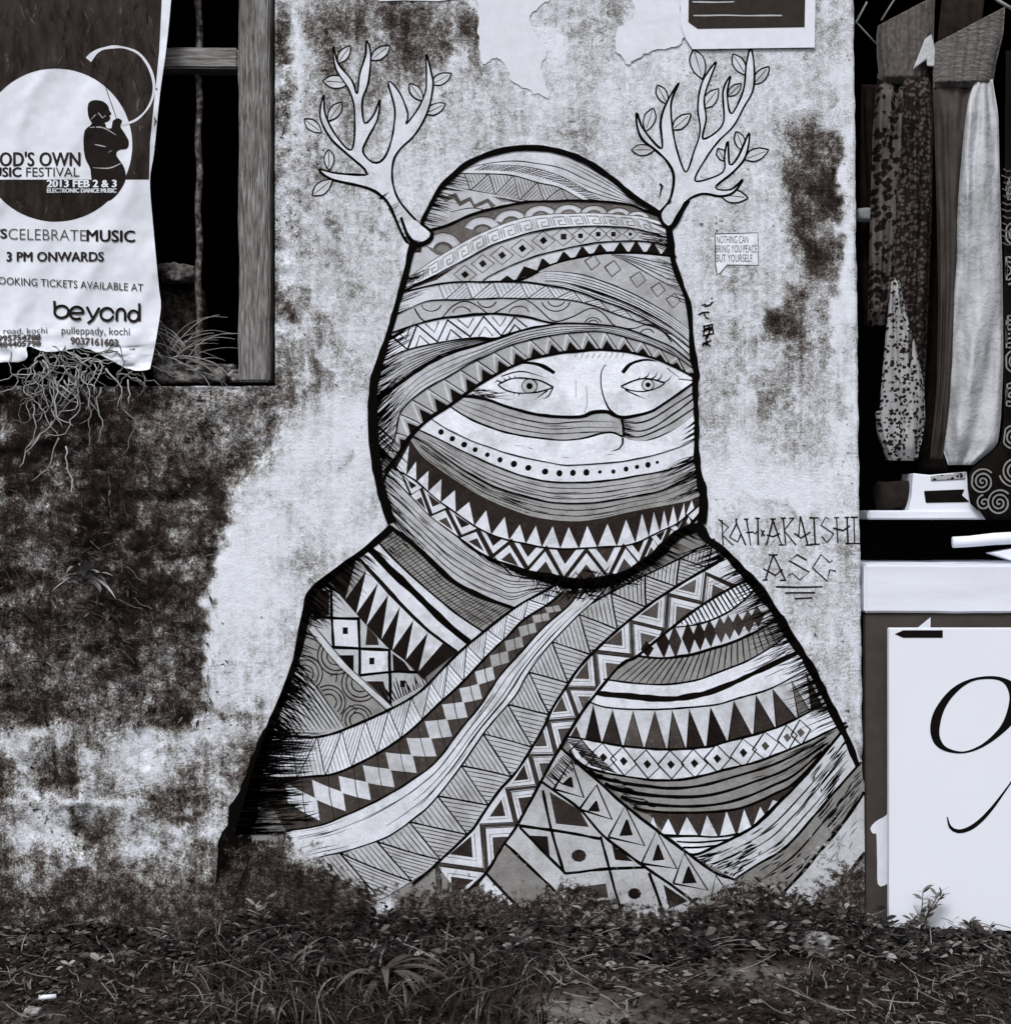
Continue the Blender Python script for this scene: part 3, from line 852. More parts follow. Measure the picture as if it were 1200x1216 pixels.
def leafp(x0, y0, x1, y1, side):
    p = new('antler_leaf')
    a, c = np.array([x0, y0], float), np.array([x1, y1], float); d = c - a; L = np.hypot(*d); nrm = np.array([-d[1], d[0]]) / L
    w = max(5, L * .22)
    A = [a, a + d * .3 + nrm * w, a + d * .7 + nrm * w * .9, c]; B = [a, a + d * .3 - nrm * w, a + d * .7 - nrm * w * .9, c]
    sa, sb = smooth(A, 2), smooth(B, 2)
    art.fill(p, sa.tolist() + sb.tolist()[::-1][1:-1], .80)
    art.stroke(p, A, 1.9, .1); art.stroke(p, B, 1.9, .1); art.stroke(p, [a + d * .1, a + d * .85], 1.0, .2)
for q in LV: leafp(*q, 0)
for q in RV: leafp(*q, 1)
p = antler(AL, 'painted branching antler on the left of the head')
fringe(p, [(484, 285), (463, 246), (452, 233)], 35, 22, 5, 14, 1.0)
p = antler(AR, 'painted branching antler on the right of the head')
art.stroke(p, [(782, 254), (788, 268), (798, 270), (808, 252), (818, 238)], [4, 4, 6, 6, 4], INK)

# signature, speech bubble, small brush characters
p = art.part('signature', wall, 'thin hand painted lettering reading RAH AKAISHI ASG')
def z6(L): return [(840 + x / 6.316, 600 + y / 6.316) for x, y in L]
for L in ([(105, 110), (115, 300)], [(80, 105), (155, 165), (105, 220), (190, 300)], [(212, 105), (214, 140), (165, 240), (225, 275), (245, 220)], [(213, 130), (285, 300)], [(205, 105), (222, 105)],
          [(290, 105), (320, 300)], [(375, 95), (378, 300)], [(285, 205), (345, 200), (350, 215), (380, 190)], [(270, 105), (305, 105)], [(355, 97), (390, 97)], [(400, 185), (425, 232)], [(425, 185), (400, 235)],
          [(490, 105), (440, 300)], [(485, 105), (555, 300)], [(440, 220), (490, 235), (540, 210)], [(465, 103), (510, 103)], [(530, 298), (575, 298)], [(565, 100), (585, 300)], [(640, 100), (570, 190), (660, 300)], [(545, 98), (585, 98)], [(610, 98), (650, 98)],
          [(695, 80), (680, 240)], [(695, 85), (750, 300)], [(650, 210), (700, 245), (770, 200)], [(730, 300), (780, 296)], [(795, 95), (805, 290)], [(760, 95), (830, 95)], [(770, 292), (840, 292)],
          [(910, 105), (885, 88), (850, 150), (945, 215), (895, 280), (855, 235)], [(965, 95), (975, 285)], [(1045, 95), (1050, 285)], [(940, 170), (1015, 190), (1065, 155)], [(945, 92), (985, 92)], [(1025, 92), (1060, 92)],
          [(1095, 90), (1100, 285)], [(1070, 90), (1125, 90)], [(1030, 287), (1140, 285)],
          [(490, 370), (430, 560)], [(490, 370), (580, 560)], [(415, 475), (505, 525), (560, 480)], [(455, 372), (525, 372)], [(410, 560), (450, 560)], [(540, 563), (590, 563)],
          [(740, 410), (670, 370), (610, 415), (760, 500), (690, 560), (635, 510), (605, 525)], [(935, 410), (915, 430), (850, 370), (785, 470), (895, 570), (915, 485), (960, 495)],
          [(510, 612), (690, 616), (860, 612)], [(580, 658), (805, 656)], [(650, 702), (785, 695)]):
    art.stroke(p, z6(L), 1.9, .12, sm=False, jit=.2)
p = art.part('speech_bubble', wall, 'small white speech bubble lettered in capitals beside the head')
bb = [(848.5, 278), (899.5, 276.5), (900, 315), (863, 314.5), (854, 325), (851, 325.5), (849, 314)]
art.fill(p, bb, .90)
art.stroke(p, bb + [bb[0]], 1.1, .2, sm=False, jit=.2)
for k, (tx, x0, x1) in enumerate((("NOTHING CAN", 850.5, 888), ("BRING YOU PEACE", 849.5, 898.5), ("BUT YOURSELF", 850, 893))):
    art.text(p, tx, x0, x1, 280 + k * 11, 289 + k * 11, .12, 0.0)
for ch in ([[(833, 363), (838, 361)], [(836, 364), (843, 362), (846, 358)], [(846, 354), (844, 355)]],
           [[(829, 374), (834, 371), (842, 371)], [(835, 372), (838, 377), (841, 379)]],
           [[(834, 388), (842, 386), (846, 385)], [(834, 394), (840, 391), (846, 392)], [(836, 386), (835, 398)], [(841, 385), (842, 394), (838, 401)], [(845, 385), (847, 397)], [(834, 399), (846, 396)], [(835, 391), (845, 389)], [(837, 403), (841, 399)]],
           [[(834, 409), (839, 407), (844, 404)], [(839, 404), (838, 411)], [(838, 407), (843, 411)], [(836, 406), (834, 411)]]):
    p = art.part('brush_character', wall)
    for L in ch: art.stroke(p, L, 2.2, .1, jit=.2)
p = art.part('paint_spot', wall)
art.stroke(p, [(783, 218), (786, 221), (785, 224), (784, 228), (782, 236)], [3, 4, 2, 1.4, .6], .1)
# cap
p, b = band_fill('headscarf_band', HEAD_T[2:], [(541, 206), (576, 206), (608, 208), (640, 217), (665, 223), (688, 234), (715, 240), (747, 243), (775, 252)], .84)
lines_along(p, b, (.45,), 1.3)
bt = Band([(562, 196), (591, 196), (622, 198), (660, 207), (690, 222), (717, 239)], [(548, 206), (576, 206), (608, 208), (640, 216), (665, 223), (692, 238)])
lines_along(p, bt, (0,), 1.1)
for u in np.linspace(.08, .98, 34): art.stroke(p, bt.path([(u + .012, .05), (u - .012, .62)], 2), 1.1, .15)
for v in (.1, .2, .3, .62, .75): art.stroke(p, b.path([(.5, v), (.75, v), (.98, v)], 8), 1.0, .12, .1, .6)
p, b = band_fill('headscarf_band', [(541, 206), (576, 206), (608, 208), (640, 217), (665, 223), (692, 238), (700, 239)], [(535, 217), (550, 224), (564, 227), (593, 232), (622, 238), (660, 239), (700, 239)], .72)
lines_along(p, b, (0, 1), 1.6, tap=.8)
hatch_block(p, b, 5, 7, .9, .06, .95, 1.2, .3)
p, b = band_fill('headscarf_band', [(535, 214), (550, 224), (564, 227), (593, 232), (622, 238), (640, 239)], [(503, 264), (512, 273), (530, 268), (555, 257), (583, 248), (622, 240)], .75)
art.stroke(p, [(519, 231), (530, 236), (540, 232), (546, 242), (558, 236), (563, 245), (579, 238), (586, 246)], 6, .33, sm=False, jit=0)
art.stroke(p, [(535, 252), (560, 247), (578, 250)], 1, INK)
for k in range(7): art.stroke(p, [(585 + 4 * k, 233 + k * .8), (600 + 5 * k, 240 + k * .2)], .9, .2)
fringe(p, HEAD_T[:3], -12, 46, 10, 30, 1.6, ua=0, ub=1)
# scallops
p, b = band_fill('headscarf_band', B0, [(506, 292), (522, 303), (545, 290), (574, 275), (602, 264), (629, 257), (660, 254), (703, 253), (736, 255), (763, 257), (786, 264)], .42)
for cx, cy, rx, ry in ((526, 300, 24, 24), (573, 277, 24, 20), (607, 266, 21, 17), (642, 258, 20, 14), (675, 255, 18, 12), (705, 255, 17, 11), (734, 257, 16, 10), (757, 259, 14, 8)):
    rot = -.5 if cx < 580 else (-.3 if cx < 620 else 0)
    for f, vv in ((1, .72), (.86, .80), (.55, .36), (.4, .5)):
        q = [(cx + rx * f * math.cos(t), cy - ry * f * math.sin(t)) for t in np.linspace(rot * .8, math.pi + rot * .8, 18)]
        art.fill(p, q, vv)
    art.stroke(p, [(cx + rx * math.cos(t), cy - ry * math.sin(t)) for t in np.linspace(rot * .8, math.pi + rot * .8, 14)], 1.1, .2)
art.stroke(p, B0, [4, 3, 3, 2.4, 2.4, 3, 4], INK)
# greek key
p, b = band_fill('headscarf_band', G0, G1, .87)
lines_along(p, b, (0,), 1.0, .3, tap=.8); lines_along(p, b, (1,), 1.8, tap=.8)
nk = 15
for i in range(nk):
    a = .03 + i / nk * .92; L = .92 / nk
    art.stroke(p, b.path([(a, .2), (a, .82)], 3), 1.2, .5, sm=False, jit=.1)
    art.stroke(p, b.path([(a + .15 * L, .8), (a + .15 * L, .22), (a + .85 * L, .22), (a + .85 * L, .78), (a + .42 * L, .78), (a + .42 * L, .5), (a + .65 * L, .5)], 3), 1.3, .5, sm=False, jit=.1)
# dotted squares band
p, b = band_fill('headscarf_band', G1, [(478, 347), (516, 338), (545, 335), (572, 335)] + D1[1:], .76)
SQ = [(552, 326), (573, 313), (596, 303), (620, 295), (645, 285.5), (669, 281), (689, 280), (710, 278), (728, 278), (748, 278)]
for i, (cx, cy) in enumerate(SQ):
    r = 11 if i < 6 else 9 - (i - 6) * .7
    s_ = 1 if i < 6 else .7
    for (dx, dy) in ((1, 0), (0, 1), (-1, 0), (0, -1)):
        art.stroke(p, [(cx + dx * r * 1.25, cy + dy * r), (cx - dy * r * 1.25, cy + dx * r)], 1.0, .3)
    h = (3.6 if i < 6 else 2.8) * (1 if i < 9 else .7)
    ang = .1 if i < 5 else .8
    q = [(cx + h * 1.35 * math.cos(ang + k * math.pi / 2), cy + h * 1.35 * math.sin(ang + k * math.pi / 2)) for k in range(4)]
    art.fill(p, q, .1)
art.stroke(p, D1, 2, INK)
for k in range(10): art.stroke(p, [(760 + R.uniform(-6, 8), 274 + k * 2), (792, 279 + k * 1.9)], .9, .15)
for k in range(8): art.stroke(p, [(480 + k * 2, 345 - k * 1.0), (520 + k * 3, 331 - k * 2)], .9, .2)
# black saw-tooth band
p, b = band_fill('headscarf_band', D1, [(572, 335.5)] + D2, .82)
TR = [(590, 336, 602, 327, 612, 334), (612, 333, 622, 316, 640, 322)]
for q in TR: art.fill(p, [(q[0], q[1]), (q[2], q[3]), (q[4], q[5])], .08)
AP = [(644, 307), (669, 299), (691, 293), (712, 290), (736, 288), (755, 286.5), (775, 288), (793, 293)]
C2 = smooth(D2, 2)
def on(C, x): return float(np.interp(x, C[:, 0], C[:, 1]))
for i, (x, y) in enumerate(AP):
    w0 = 10 if i else 8
    art.fill(p, [(x - w0, on(C2, x - w0) + 1), (x - 1, y), (x + 1, y), (x + 11, on(C2, x + 11) + 1)], .08)
art.stroke(p, D2, [2, 4, 5, 5, 4], INK)
# open diamond band, right side
p, b = band_fill('headscarf_band', [(640, 322), (659, 314), (688, 307), (726, 302), (745, 310), (774, 327), (808, 345)], [(640, 324), (651, 322), (688, 325), (722, 335), (755, 350), (786, 367), (820, 392)], .70)
for cx, cy, r in ((703, 312, 9), (727, 319, 9.5), (757, 332, 9.5), (781, 344, 8.5), (799, 357, 8.5)):
    art.stroke(p, [(cx - r, cy - r * .2), (cx + r * .2, cy - r), (cx + r, cy + r * .1), (cx - r * .1, cy + r), (cx - r, cy - r * .2)], 1.4, .15, sm=False, jit=.3)
art.stroke(p, [(726, 302), (745, 310), (774, 327), (808, 345)], [2, 3, 3, 2.4], INK)
p, b = band_fill('headscarf_band', [(726, 302), (760, 302), (801, 306)], [(726, 303), (745, 310), (774, 327), (809, 346)], .78)
lines_along(p, b, (.25, .45, .62, .8), 1.1)
fringe(p, HEAD_R[:5], 160, 40, 12, 34, 1.3)
# striped folds
p, b = band_fill('headscarf_band', E0, EK[5:], .80)
lines_along(p, b, (.03,), 1.8); lines_along(p, b, (.2, .36, .5, .62, .74, .87), 1.2); lines_along(p, b, (.68,), 2.2)
art.stroke(p, EK[4:], 2.4, INK)
# hatched triangles
p, b = band_fill('headscarf_band', EK, F1, .83)
hatch_block(p, b, 9, 6, .8, .12, .92, 1.1, .42)
art.stroke(p, EK[:6], 2.0, INK); art.stroke(p, F1, 1.6, .1)
fringe(p, [(482, 330), (474, 360), (466, 392)], 22, 30, 14, 36, 1.2)
# wave
p, b = band_fill('headscarf_band', F1, W1, .73)
art.stroke(p, [(492, 366), (503, 381), (522, 379), (537, 364), (553, 357.5), (568, 364), (581, 373), (595, 367), (618, 355.5), (633, 361), (656, 381), (678, 377), (701, 366), (717, 373), (730, 387), (751, 390), (770, 385), (786, 393), (797, 406)], 1.6, .1)
for cx, cy, r, up in ((548, 373, 11, 1), (578, 356, 11, 0), (660, 356, 10, 0), (660, 356, 17, 0), (616, 373, 12, 1), (704, 385, 10, 1), (704, 385, 6, 1), (768, 397, 8, 1), (512, 360, 12, 0)):
    tt = np.linspace(.2, math.pi - .2, 10) * (1 if up else -1)
    art.stroke(p, [(cx + r * math.cos(t), cy - r * .8 * math.sin(t)) for t in tt], 1.5, .2)
art.stroke(p, W1, [2.4, 3.4, 4, 3, 2, 2, 2, 2], INK)
# white zigzag
p, b = band_fill('headscarf_band', W1[:7], Z1, .90)
ZZ = [(464, 398), (484, 415), (495, 386), (519, 406), (531, 380), (558, 400), (574, 376), (595, 399), (611, 377), (626, 389)]
art.stroke(p, ZZ, [2.5, 3.4, 3, 3, 3, 3, 2.4, 2.4, 2], INK, sm=False)
for i in range(1, len(ZZ) - 1):
    a, m, c = map(np.array, (ZZ[i - 1], ZZ[i], ZZ[i + 1])); mid = (a + c) / 2
    f = .5
    art.stroke(p, [a + (mid - a) * .55 + (m - mid) * 0, m + (mid - m) * f, c + (mid - c) * .55], 1.6 if i % 4 else 2.4, .12, sm=False)
art.stroke(p, Z1, [1.4, 1.6, 2, 4, 3, 2], INK)
# folds over the brow, left
p, b = band_fill('headscarf_band', Z1[:6], [(443, 480), (459, 466), (478, 450), (507, 432), (537, 418), (597, 400)], .74)
lines_along(p, b, (.15, .3, .42, .55, .68, .82, .92), 1.1); dashes(p, b, 14, 1.0)
fringe(p, HEAD_L[4:8], 30, 70, 14, 44, 1.6)
# brow band
p, b = band_fill('headscarf_band', X0, X1, .75)
art.stroke(p, X0, [3, 5, 4.4, 3.4, 2.6, 2, 1.6, 1.6, 1.6, 1.6], INK)
lines_along(p, b, (.3, .55, .78), 1.0); dashes(p, b, 22, .9, .04, .14)
fringe(p, [(443, 470), (441, 500), (444, 540), (450, 572)], 42, 95, 18, 60, 1.7)
art.stroke(p, X1, 1.5, .1)
p, b = band_fill('headscarf_band', X1, X2, .60)
nt = 19
for i in range(nt):
    a = .06 + i / nt * .93; L = .93 / nt
    art.fill(p, b.shape([(a, .05), (a + L, .05), (a + L * .5, .95)], 2), .66)
    art.stroke(p, b.path([(a, .04), (a + L * .5, .96), (a + L, .04)], 3), 3.0, .78, sm=False, jit=.2)
    art.stroke(p, b.path([(a + .06 * L, .04), (a + L * .54, .96)], 3), 1.4, INK, sm=False, jit=.2)
    art.fill(p, b.shape([(a + L * .62, 1), (a + L * 1.02, .45), (a + L * 1.36, 1)], 2), .06)
art.stroke(p, X2, [4, 6, 5, 4, 3.4, 3, 3, 3, 3, 3], INK)
# face
face = new('face', 'white face with two open eyes between scarf and veil')
fp = smooth(X2[4:], 5).tolist() + smooth(M0, 5).tolist()[::-1]
art.fill(face, fp, .92)
art.stroke(face, [(719, 433), (714, 441), (713.5, 457), (717, 473), (724, 487), (736, 496)], [1, 1.4, 1.8, 2, 2.6, 3.4], INK)
for k in range(9): art.stroke(face, [(685 + k * 7, 420 - abs(k - 3) * .5), (681 + k * 7, 427)], .8, .35, 1, .1)
art.stroke(face, [(696, 458), (697, 478), (694, 490)], .9, .55); art.stroke(face, [(683, 452), (684, 472)], .8, .6)
for k in range(22): art.stroke(face, [(553 + k * .8, 464 + R.uniform(-3, 8)), (566 + k * 1.6 + R.uniform(0, 12), 466 + R.uniform(-4, 9))], .8, .15, 1, .1)
art.stroke(face, [(805, 450), (823, 452)], 1.2, INK); art.stroke(face, [(792, 437), (806, 448)], .9, .3)
art.stroke(face, M0, [3, 3.4, 3.4, 3.4, 4, 5, 4, 3, 3, 2.6], INK)
def eye(L, name='eye'):
    p = new(name, L['label'])
    up, lo = smooth(L['up'], 2), smooth(L['lo'], 2)
    art.fill(p, up.tolist() + lo.tolist()[::-1], .91)
    cx, cy = L['c']
    art.ell(p, cx, cy, L['r'], L['r'] * .95, .84, n=26)
    art.stroke(p, [(cx + L['r'] * math.cos(t), cy + L['r'] * .95 * math.sin(t)) for t in np.linspace(0, 2 * math.pi, 22)[:-1]], 1.3, INK, closed=True, jit=.2)
    art.ell(p, cx, cy, L['q'], L['q'], .04)
    art.stroke(p, L['up'], 2.0, INK); art.stroke(p, L['lo'], 1.8, INK)
    for q in L['lash']: art.stroke(p, q, [1.8, 1.5, .3], INK)
eye(dict(label='wide eye on the left of the painted face', up=[(591, 457), (606, 450), (622, 449), (641, 452), (657, 460)], lo=[(591, 457), (599, 463), (614, 467), (637, 466), (657, 460)], c=(628.5, 458.5), r=9, q=3.8,
         lash=[[(595, 454), (590, 452), (587, 455)], [(600, 452), (597, 448)], [(606, 450), (603, 446)], [(612, 449.5), (610, 445)], [(595, 447), (620, 441), (648, 449)], [(656, 461), (651, 470), (644, 474)], [(650, 464), (640, 471), (634, 475)], [(611, 466), (609, 470)], [(616, 467), (615, 471)]]))
eye(dict(label='eye with long lashes beside the painted nose', up=[(737, 459), (755, 451.5), (770, 450), (789, 455)], lo=[(737, 459), (747, 463), (765, 465), (782, 460), (789, 455)], c=(769, 457), r=7, q=3,
         lash=[[(764, 450), (769, 446), (771, 441)], [(772, 450.5), (778, 447), (781, 441)], [(780, 452), (784, 449), (786, 444)], [(788, 454.5), (794, 451), (797, 446)], [(757, 451), (760, 447)], [(742, 463), (756, 470), (767, 474)], [(748, 466), (760, 471)]]))
p = new('eyebrow'); art.stroke(p, [(604, 437), (615, 432), (629, 431), (643, 434), (658, 443)], [.6, 2, 3.6, 4.6, 4], INK)
p = new('eyebrow'); art.stroke(p, [(739, 443), (747, 433.5), (758, 428.5), (768, 427), (780, 429)], [5, 4.6, 3.6, 2.4, .6], INK)
# veil
p, b = band_fill('veil_band', M0, M1, .70)
b1 = Band([(548, 470), (576, 474), (602, 483), (631, 491), (660, 495), (700, 492), (728, 494)], [(533, 482), (553, 495), (583, 508), (612, 516), (645, 521), (694, 520), (739, 519)])
lines_along(p, b1, (.3, .55, .78), 1.3, .12); dashes(p, b1, 8, 1)
for k, (y0, y1, y2, y3) in enumerate(((501, 496, 479, 464), (508, 507, 489, 470), (515, 513, 499, 482), (521, 521, 509, 494))):
    art.stroke(p, [(739, y0), (757, y0 + (4 if k else 1)), (776, y1), (803, y2), (827, y3)], 1.9, INK)
art.stroke(p, [(738, 498), (740, 512), (739, 526), (735, 533), (728, 536)], [3, 2.4, 2, 1.6, .8], INK)
for k in range(14): art.stroke(p, [(738, 499 + k * 1.7), (748 + R.uniform(0, 8), 501 + k * 1.8)], 1.1, INK, 1, .1)
art.stroke(p, M1[:10], 2.2, INK); art.stroke(p, M0, [3, 3.4, 3.4, 3.4, 4, 5, 4, 3, 3, 2.6], INK)
p, b = band_fill('veil_band', M1, M2, .905)
dashes(p, b, 6, .9, .02, .04, .3, ua=.3, ub=.7); art.stroke(p, M2, 1.4, .15); art.stroke(p, M1[:10], 2.2, INK)
art.stroke(p, [(739, 520), (739, 527), (735, 533), (726, 536)], [2.4, 2, 1.6, .6], INK)
for k in range(16): art.stroke(p, [(829, 495 + k * 2.6), (R.uniform(806, 820), 500 + k * 2.6 + 6)], 1.5, .1, 1, .1)
p, b = band_fill('veil_band', M2, M3, .88)
for i, (x, y) in enumerate(((523.5, 513), (537, 521), (551, 528), (564, 534), (578.5, 540), (593.5, 546), (610, 551), (627, 555.5), (647, 560), (664, 562), (680, 561.5), (696, 561), (712, 560.5), (728, 560), (743, 557), (756, 554.5), (769, 552), (780, 549))):
    r = (3.4, 3.2, 3.5, 3.0, 2.8, 3.2, 3.8, 3.6, 3.7, 3.7, 3.6, 3.8, 2.2, 2.6, 3.0, 2.6, 3.4, 2.0)[i]
    art.ell(p, x, y, r, r * 1.1, .05, R.uniform(0, 1), n=9)
art.stroke(p, M3, 2.0, INK)
fringe(p, HEAD_R[10:13], 200, 30, 10, 40, 1.4)
p, b = band_fill('veil_band', M3, M4, .68)
lines_along(p, b, (.3, .55, .78), 1.2, .12); dashes(p, b, 26, 1.1, .04, .16); art.stroke(p, M4, 2.6, INK)
p, b = band_fill('veil_band', M4, M5, .60)
lines_along(p, b, (.35, .7), 1.2, .12); dashes(p, b, 40, 1.4, .03, .14, ua=0, ub=.45); dashes(p, b, 20, 1.0, .05, .15)
fringe(p, HEAD_R[10:14], 205, 60, 14, 50, 1.5)
p, b = band_fill('veil_band', M5, M6, .15)
APX = [(485.6, 529), (494, 548), (508.6, 559), (524, 569), (540, 582), (557, 596), (577, 606), (599, 614), (617, 623), (636, 624.5), (656, 625), (675, 626), (697, 624.5), (721, 622), (743, 617), (762, 610), (776, 608), (788, 606), (799, 601), (812, 597), (821, 594)]
BT = [(470, 557), (482, 565), (494, 573), (508, 584), (523, 597), (541, 609), (563, 624.5), (583, 635), (604, 641.5), (624, 646), (643, 650), (665, 651.5), (687, 652), (709, 650.5), (732, 649), (754, 645), (770, 638), (783, 632), (793, 627), (804, 622), (813, 614), (824, 604)]
art.fills(p, [[BT[i], APX[i], BT[i + 1]] for i in range(len(APX))], .87)
art.stroke(p, M6, 1.6, INK)
art.stroke(p, [(457, 560), (472, 541), (488, 518)], 5, INK)
p, b = band_fill('veil_band', M6, M7, .86)
PK = [(478, 566), (488, 588), (500, 580), (512, 612), (530, 604), (547, 637), (567, 629), (584, 661), (606, 643), (626, 676), (648, 651), (669, 688), (696, 653), (722, 686), (741, 648), (759, 670), (773, 638), (784, 652), (795, 627), (804, 634), (816, 612), (822, 620)]
P_ = np.array(PK, float)
for i in range(1, len(PK) - 1):
    a, m, c = P_[i - 1], P_[i], P_[i + 1]; mid = (a + c) / 2
    f = .5; art.fill(p, [mid + (a - mid) * f, mid + (m - mid) * f, mid + (c - mid) * f], .14 if i % 2 else .22)
art.stroke(p, PK, [3, 4, 5, 6.5, 7, 7, 7, 7, 6, 5, 4], .13, sm=False, jit=.2)
art.stroke(p, M6, 2.0, INK)
art.stroke(p, M7, [6, 3, 3, 4, 6, 9, 11, 9, 6, 5, 3], INK)
# dark folds under the veil, left neck
p, b = band_fill('scarf_fold', M7[:10] + [(690, 692)], [(462, 624)] + N1[1:] + [(640, 706), (690, 700)], .74)
lines_along(p, b, (.2, .35, .5, .65, .8), 1.2, .1, 0, .95); dashes(p, b, 30, 1.2, .06, .25)
fringe(p, HEAD_L[7:12], -45, 60, 20, 70, 1.7)
fringe(p, M7[4:10], -40, 60, 8, 34, 1.5)
p, b = band_fill('scarf_fold', N1, N2, .55)
for u in np.linspace(.04, .97, 40): art.stroke(p, b.path([(u + .01, 0), (u - .012, 1)], 3), 1.0, .15)
lines_along(p, b, (.25, .5, .75), 1.1, .12); dashes(p, b, 30, 1.2, .04, .2, ua=.7, ub=1.); dashes(p, b, 30, 1.6, .03, .1, ua=0, ub=.2)
art.stroke(p, N1, [5, 7, 7, 6, 4], INK); art.stroke(p, N2, 2.4, INK)
p, b = band_fill('scarf_fold', N2, N4, .85)
art.stroke(p, N3, [8, 9, 8, 8, 7], INK); art.stroke(p, N4, 2.2, INK); art.stroke(p, N2, 2.6, INK)
p, b = band_fill('scarf_fold', N4, N5, .12)
NA = [(424, 661), (435, 677), (449, 692), (461, 706), (475, 720), (491, 736), (508, 751), (525.5, 764), (540, 773)]
NB = [(414, 695), (410, 712), (423, 729), (435, 743), (453, 759), (466, 772), (482, 783), (497, 797)]
art.fills(p, [[NA[i], NA[i + 1], NB[i + 1] if i + 1 < len(NB) else NB[-1]] for i in range(1, 7)], .84)
art.fill(p, [NA[0], NA[1], NB[1]], .6)
p = new('checked_panel', 'white squares with black dots on the left shoulder')
art.fill(p, [(372, 700), (392, 694), (408, 712), (422, 728), (437, 745), (459, 768), (480, 784), (500, 806), (512, 812), (465, 842), (440, 822), (405, 787), (370, 745)], .74)
for q in ([(395, 736), (425, 737), (425, 768), (396, 767)], [(429, 773), (461, 774), (461, 797), (429, 801)]): art.fill(p, q, .86)
for q in ([(402, 778), (420, 778), (420, 798), (412, 790)], [(433, 809), (455, 809), (464, 838), (447, 824)], [(436, 744), (448, 757), (450, 766), (434, 766)], [(368, 704), (391, 700), (391, 730), (372, 738)], [(466, 776), (480, 786), (488, 798), (467, 797)]): art.fill(p, q, .1)
for q in ([(393, 696), (394, 733), (396, 770)], [(426, 733), (427, 770), (427, 803)], [(462, 771), (463, 800), (464, 838)], [(372, 732), (395, 734), (427, 735)], [(394, 769), (427, 770), (464, 772)], [(427, 802), (462, 798), (495, 798)]): art.stroke(p, q, 3.6, INK)
for x, y in ((410, 749), (441.5, 785), (478, 812)): art.fill(p, [(x - 3, y - 4), (x + 3, y - 4), (x + 3, y + 4), (x - 3, y + 4)], .06)
for k in range(16): art.stroke(p, [(462 + k * 3, 836 - k * 1.6), (452 + k * 3.4 + R.uniform(-4, 4), 806 - k * .6 + R.uniform(0, 12))], 1.8, INK, 1, .1)
fringe(p, SH_L[2:5], -40, 50, 14, 46, 1.8)
p, b = band_fill('circle_panel', [(370, 745), (405, 787), (435, 815), (466, 843)], [(350, 786), (374, 814), (392, 838), (410, 866)], .56)
for cx, cy, r in ((399, 779, 22), (362, 800, 21), (390, 834, 20), (428, 811, 22), (424, 855, 18)):
    for f in (1, .78, .48):
        arc = [(cx + r * f * math.cos(t), cy + r * f * math.sin(t)) for t in np.linspace(0, 2 * math.pi, 40)]
        sd = poly_sd([q[0] for q in arc], [q[1] for q in arc], np.array(b.poly()))
        run = []
        for q, d_ in zip(arc + [arc[0]], list(sd) + [9]):
            if d_ < -1: run.append(q)
            else:
                if len(run) > 3: art.stroke(p, run, 1.7, .13, sm=False, jit=.2)
                run = []
art.stroke(p, [(392, 803), (400, 799), (399, 810)], 1.4, .15); art.stroke(p, [(414, 838), (424, 842), (419, 848)], 1.4, .15)
art.stroke(p, [(370, 745), (405, 787), (435, 815), (466, 843)], 7, .78, jit=.1); art.stroke(p, [(374, 744), (409, 786), (438, 814), (468, 841)], 1.3, .1); art.stroke(p, [(366, 748), (401, 790), (431, 817), (460, 845)], 1.3, .1)
p = new('striped_panel'); q = [(352, 784), (374, 814), (392, 838), (410, 866), (379, 875), (348, 874), (312, 871), (333, 822)]
art.fill(p, q, .70)
for k in range(16):
    a = np.array([352, 786]) + (np.array([318, 866]) - np.array([352, 786])) * k / 15; c = np.array([409, 864]) + (np.array([330, 873]) - np.array([409, 864])) * k / 15
    art.stroke(p, [a, (a + c) / 2 + (2, 0), c], R.uniform(1.2, 2.2), INK, .6, .4)
fringe(p, SH_L[5:8], -35, 90, 12, 50, 1.7)
# diagonal scarf: hatched, diamond, plain, striped strips
p, b = band_fill('scarf_strip', S0, [(668, 702)] + S1[1:], .88, 'white hatched strip of the diagonal scarf')
hatch_block(p, b, 13, 7, .8, .02, .99, 1.2, .42)
art.stroke(p, S0, 3.0, INK); dashes(p, b, 80, 1.5, .04, .16, ua=.82, ub=1.)
p, b = band_fill('scarf_strip', S1, S2, .24, 'dark strip of the diagonal scarf with pale diamonds')
nd = 15
UD = [.045 + .90 * (i / nd) ** 1.22 for i in range(nd + 1)]
for i in range(nd):
    a = UD[i]; L = UD[i + 1] - a
    tone_ = .62 if i < 5 else (.78 if i < 12 else .85)
    art.fill(p, b.shape([(a, .5), (a + L * .62, .08), (a + L * 1.06, .5), (a + L * .45, .92)], 2), tone_)
    art.stroke(p, b.path([(a - L * .1, .0), (a + L * .5, .5), (a + L * 1.0, 1)], 3), 1.0, .12)
dashes(p, b, 60, 1.6, .03, .1, ua=.88, ub=1.)
art.stroke(p, S1, 2.8, INK)
p, b = band_fill('scarf_strip', S2, S3, .85, 'plain pale strip of the diagonal scarf')
lines_along(p, b, (.3,), 1.4, .1, .05, .97); lines_along(p, b, (.72,), 2.0, INK, .05, .75); lines_along(p, b, (.55,), 1.2, .15, .1, .6); dashes(p, b, 34, 1.2, .04, .12)
art.stroke(p, S2, 2.2, INK); art.stroke(p, S3, 1.8, INK)
p, b = band_fill('scarf_strip', [DT[-1], DT[3], DT[2], DT[1], (700, 719), (674, 743), (647, 772), (624, 804), (612, 826), (579, 864.5), (547, 910), (520, 945), (500, 965), (461, 993), (413, 1010), (374, 1019), (357, 1027)],
                 S4[1:12] + [(556, 990), (518, 1026), (490, 1045), (450, 1068), (420, 1072)], .73, 'wide strip of the diagonal scarf with hatched triangles', 140)
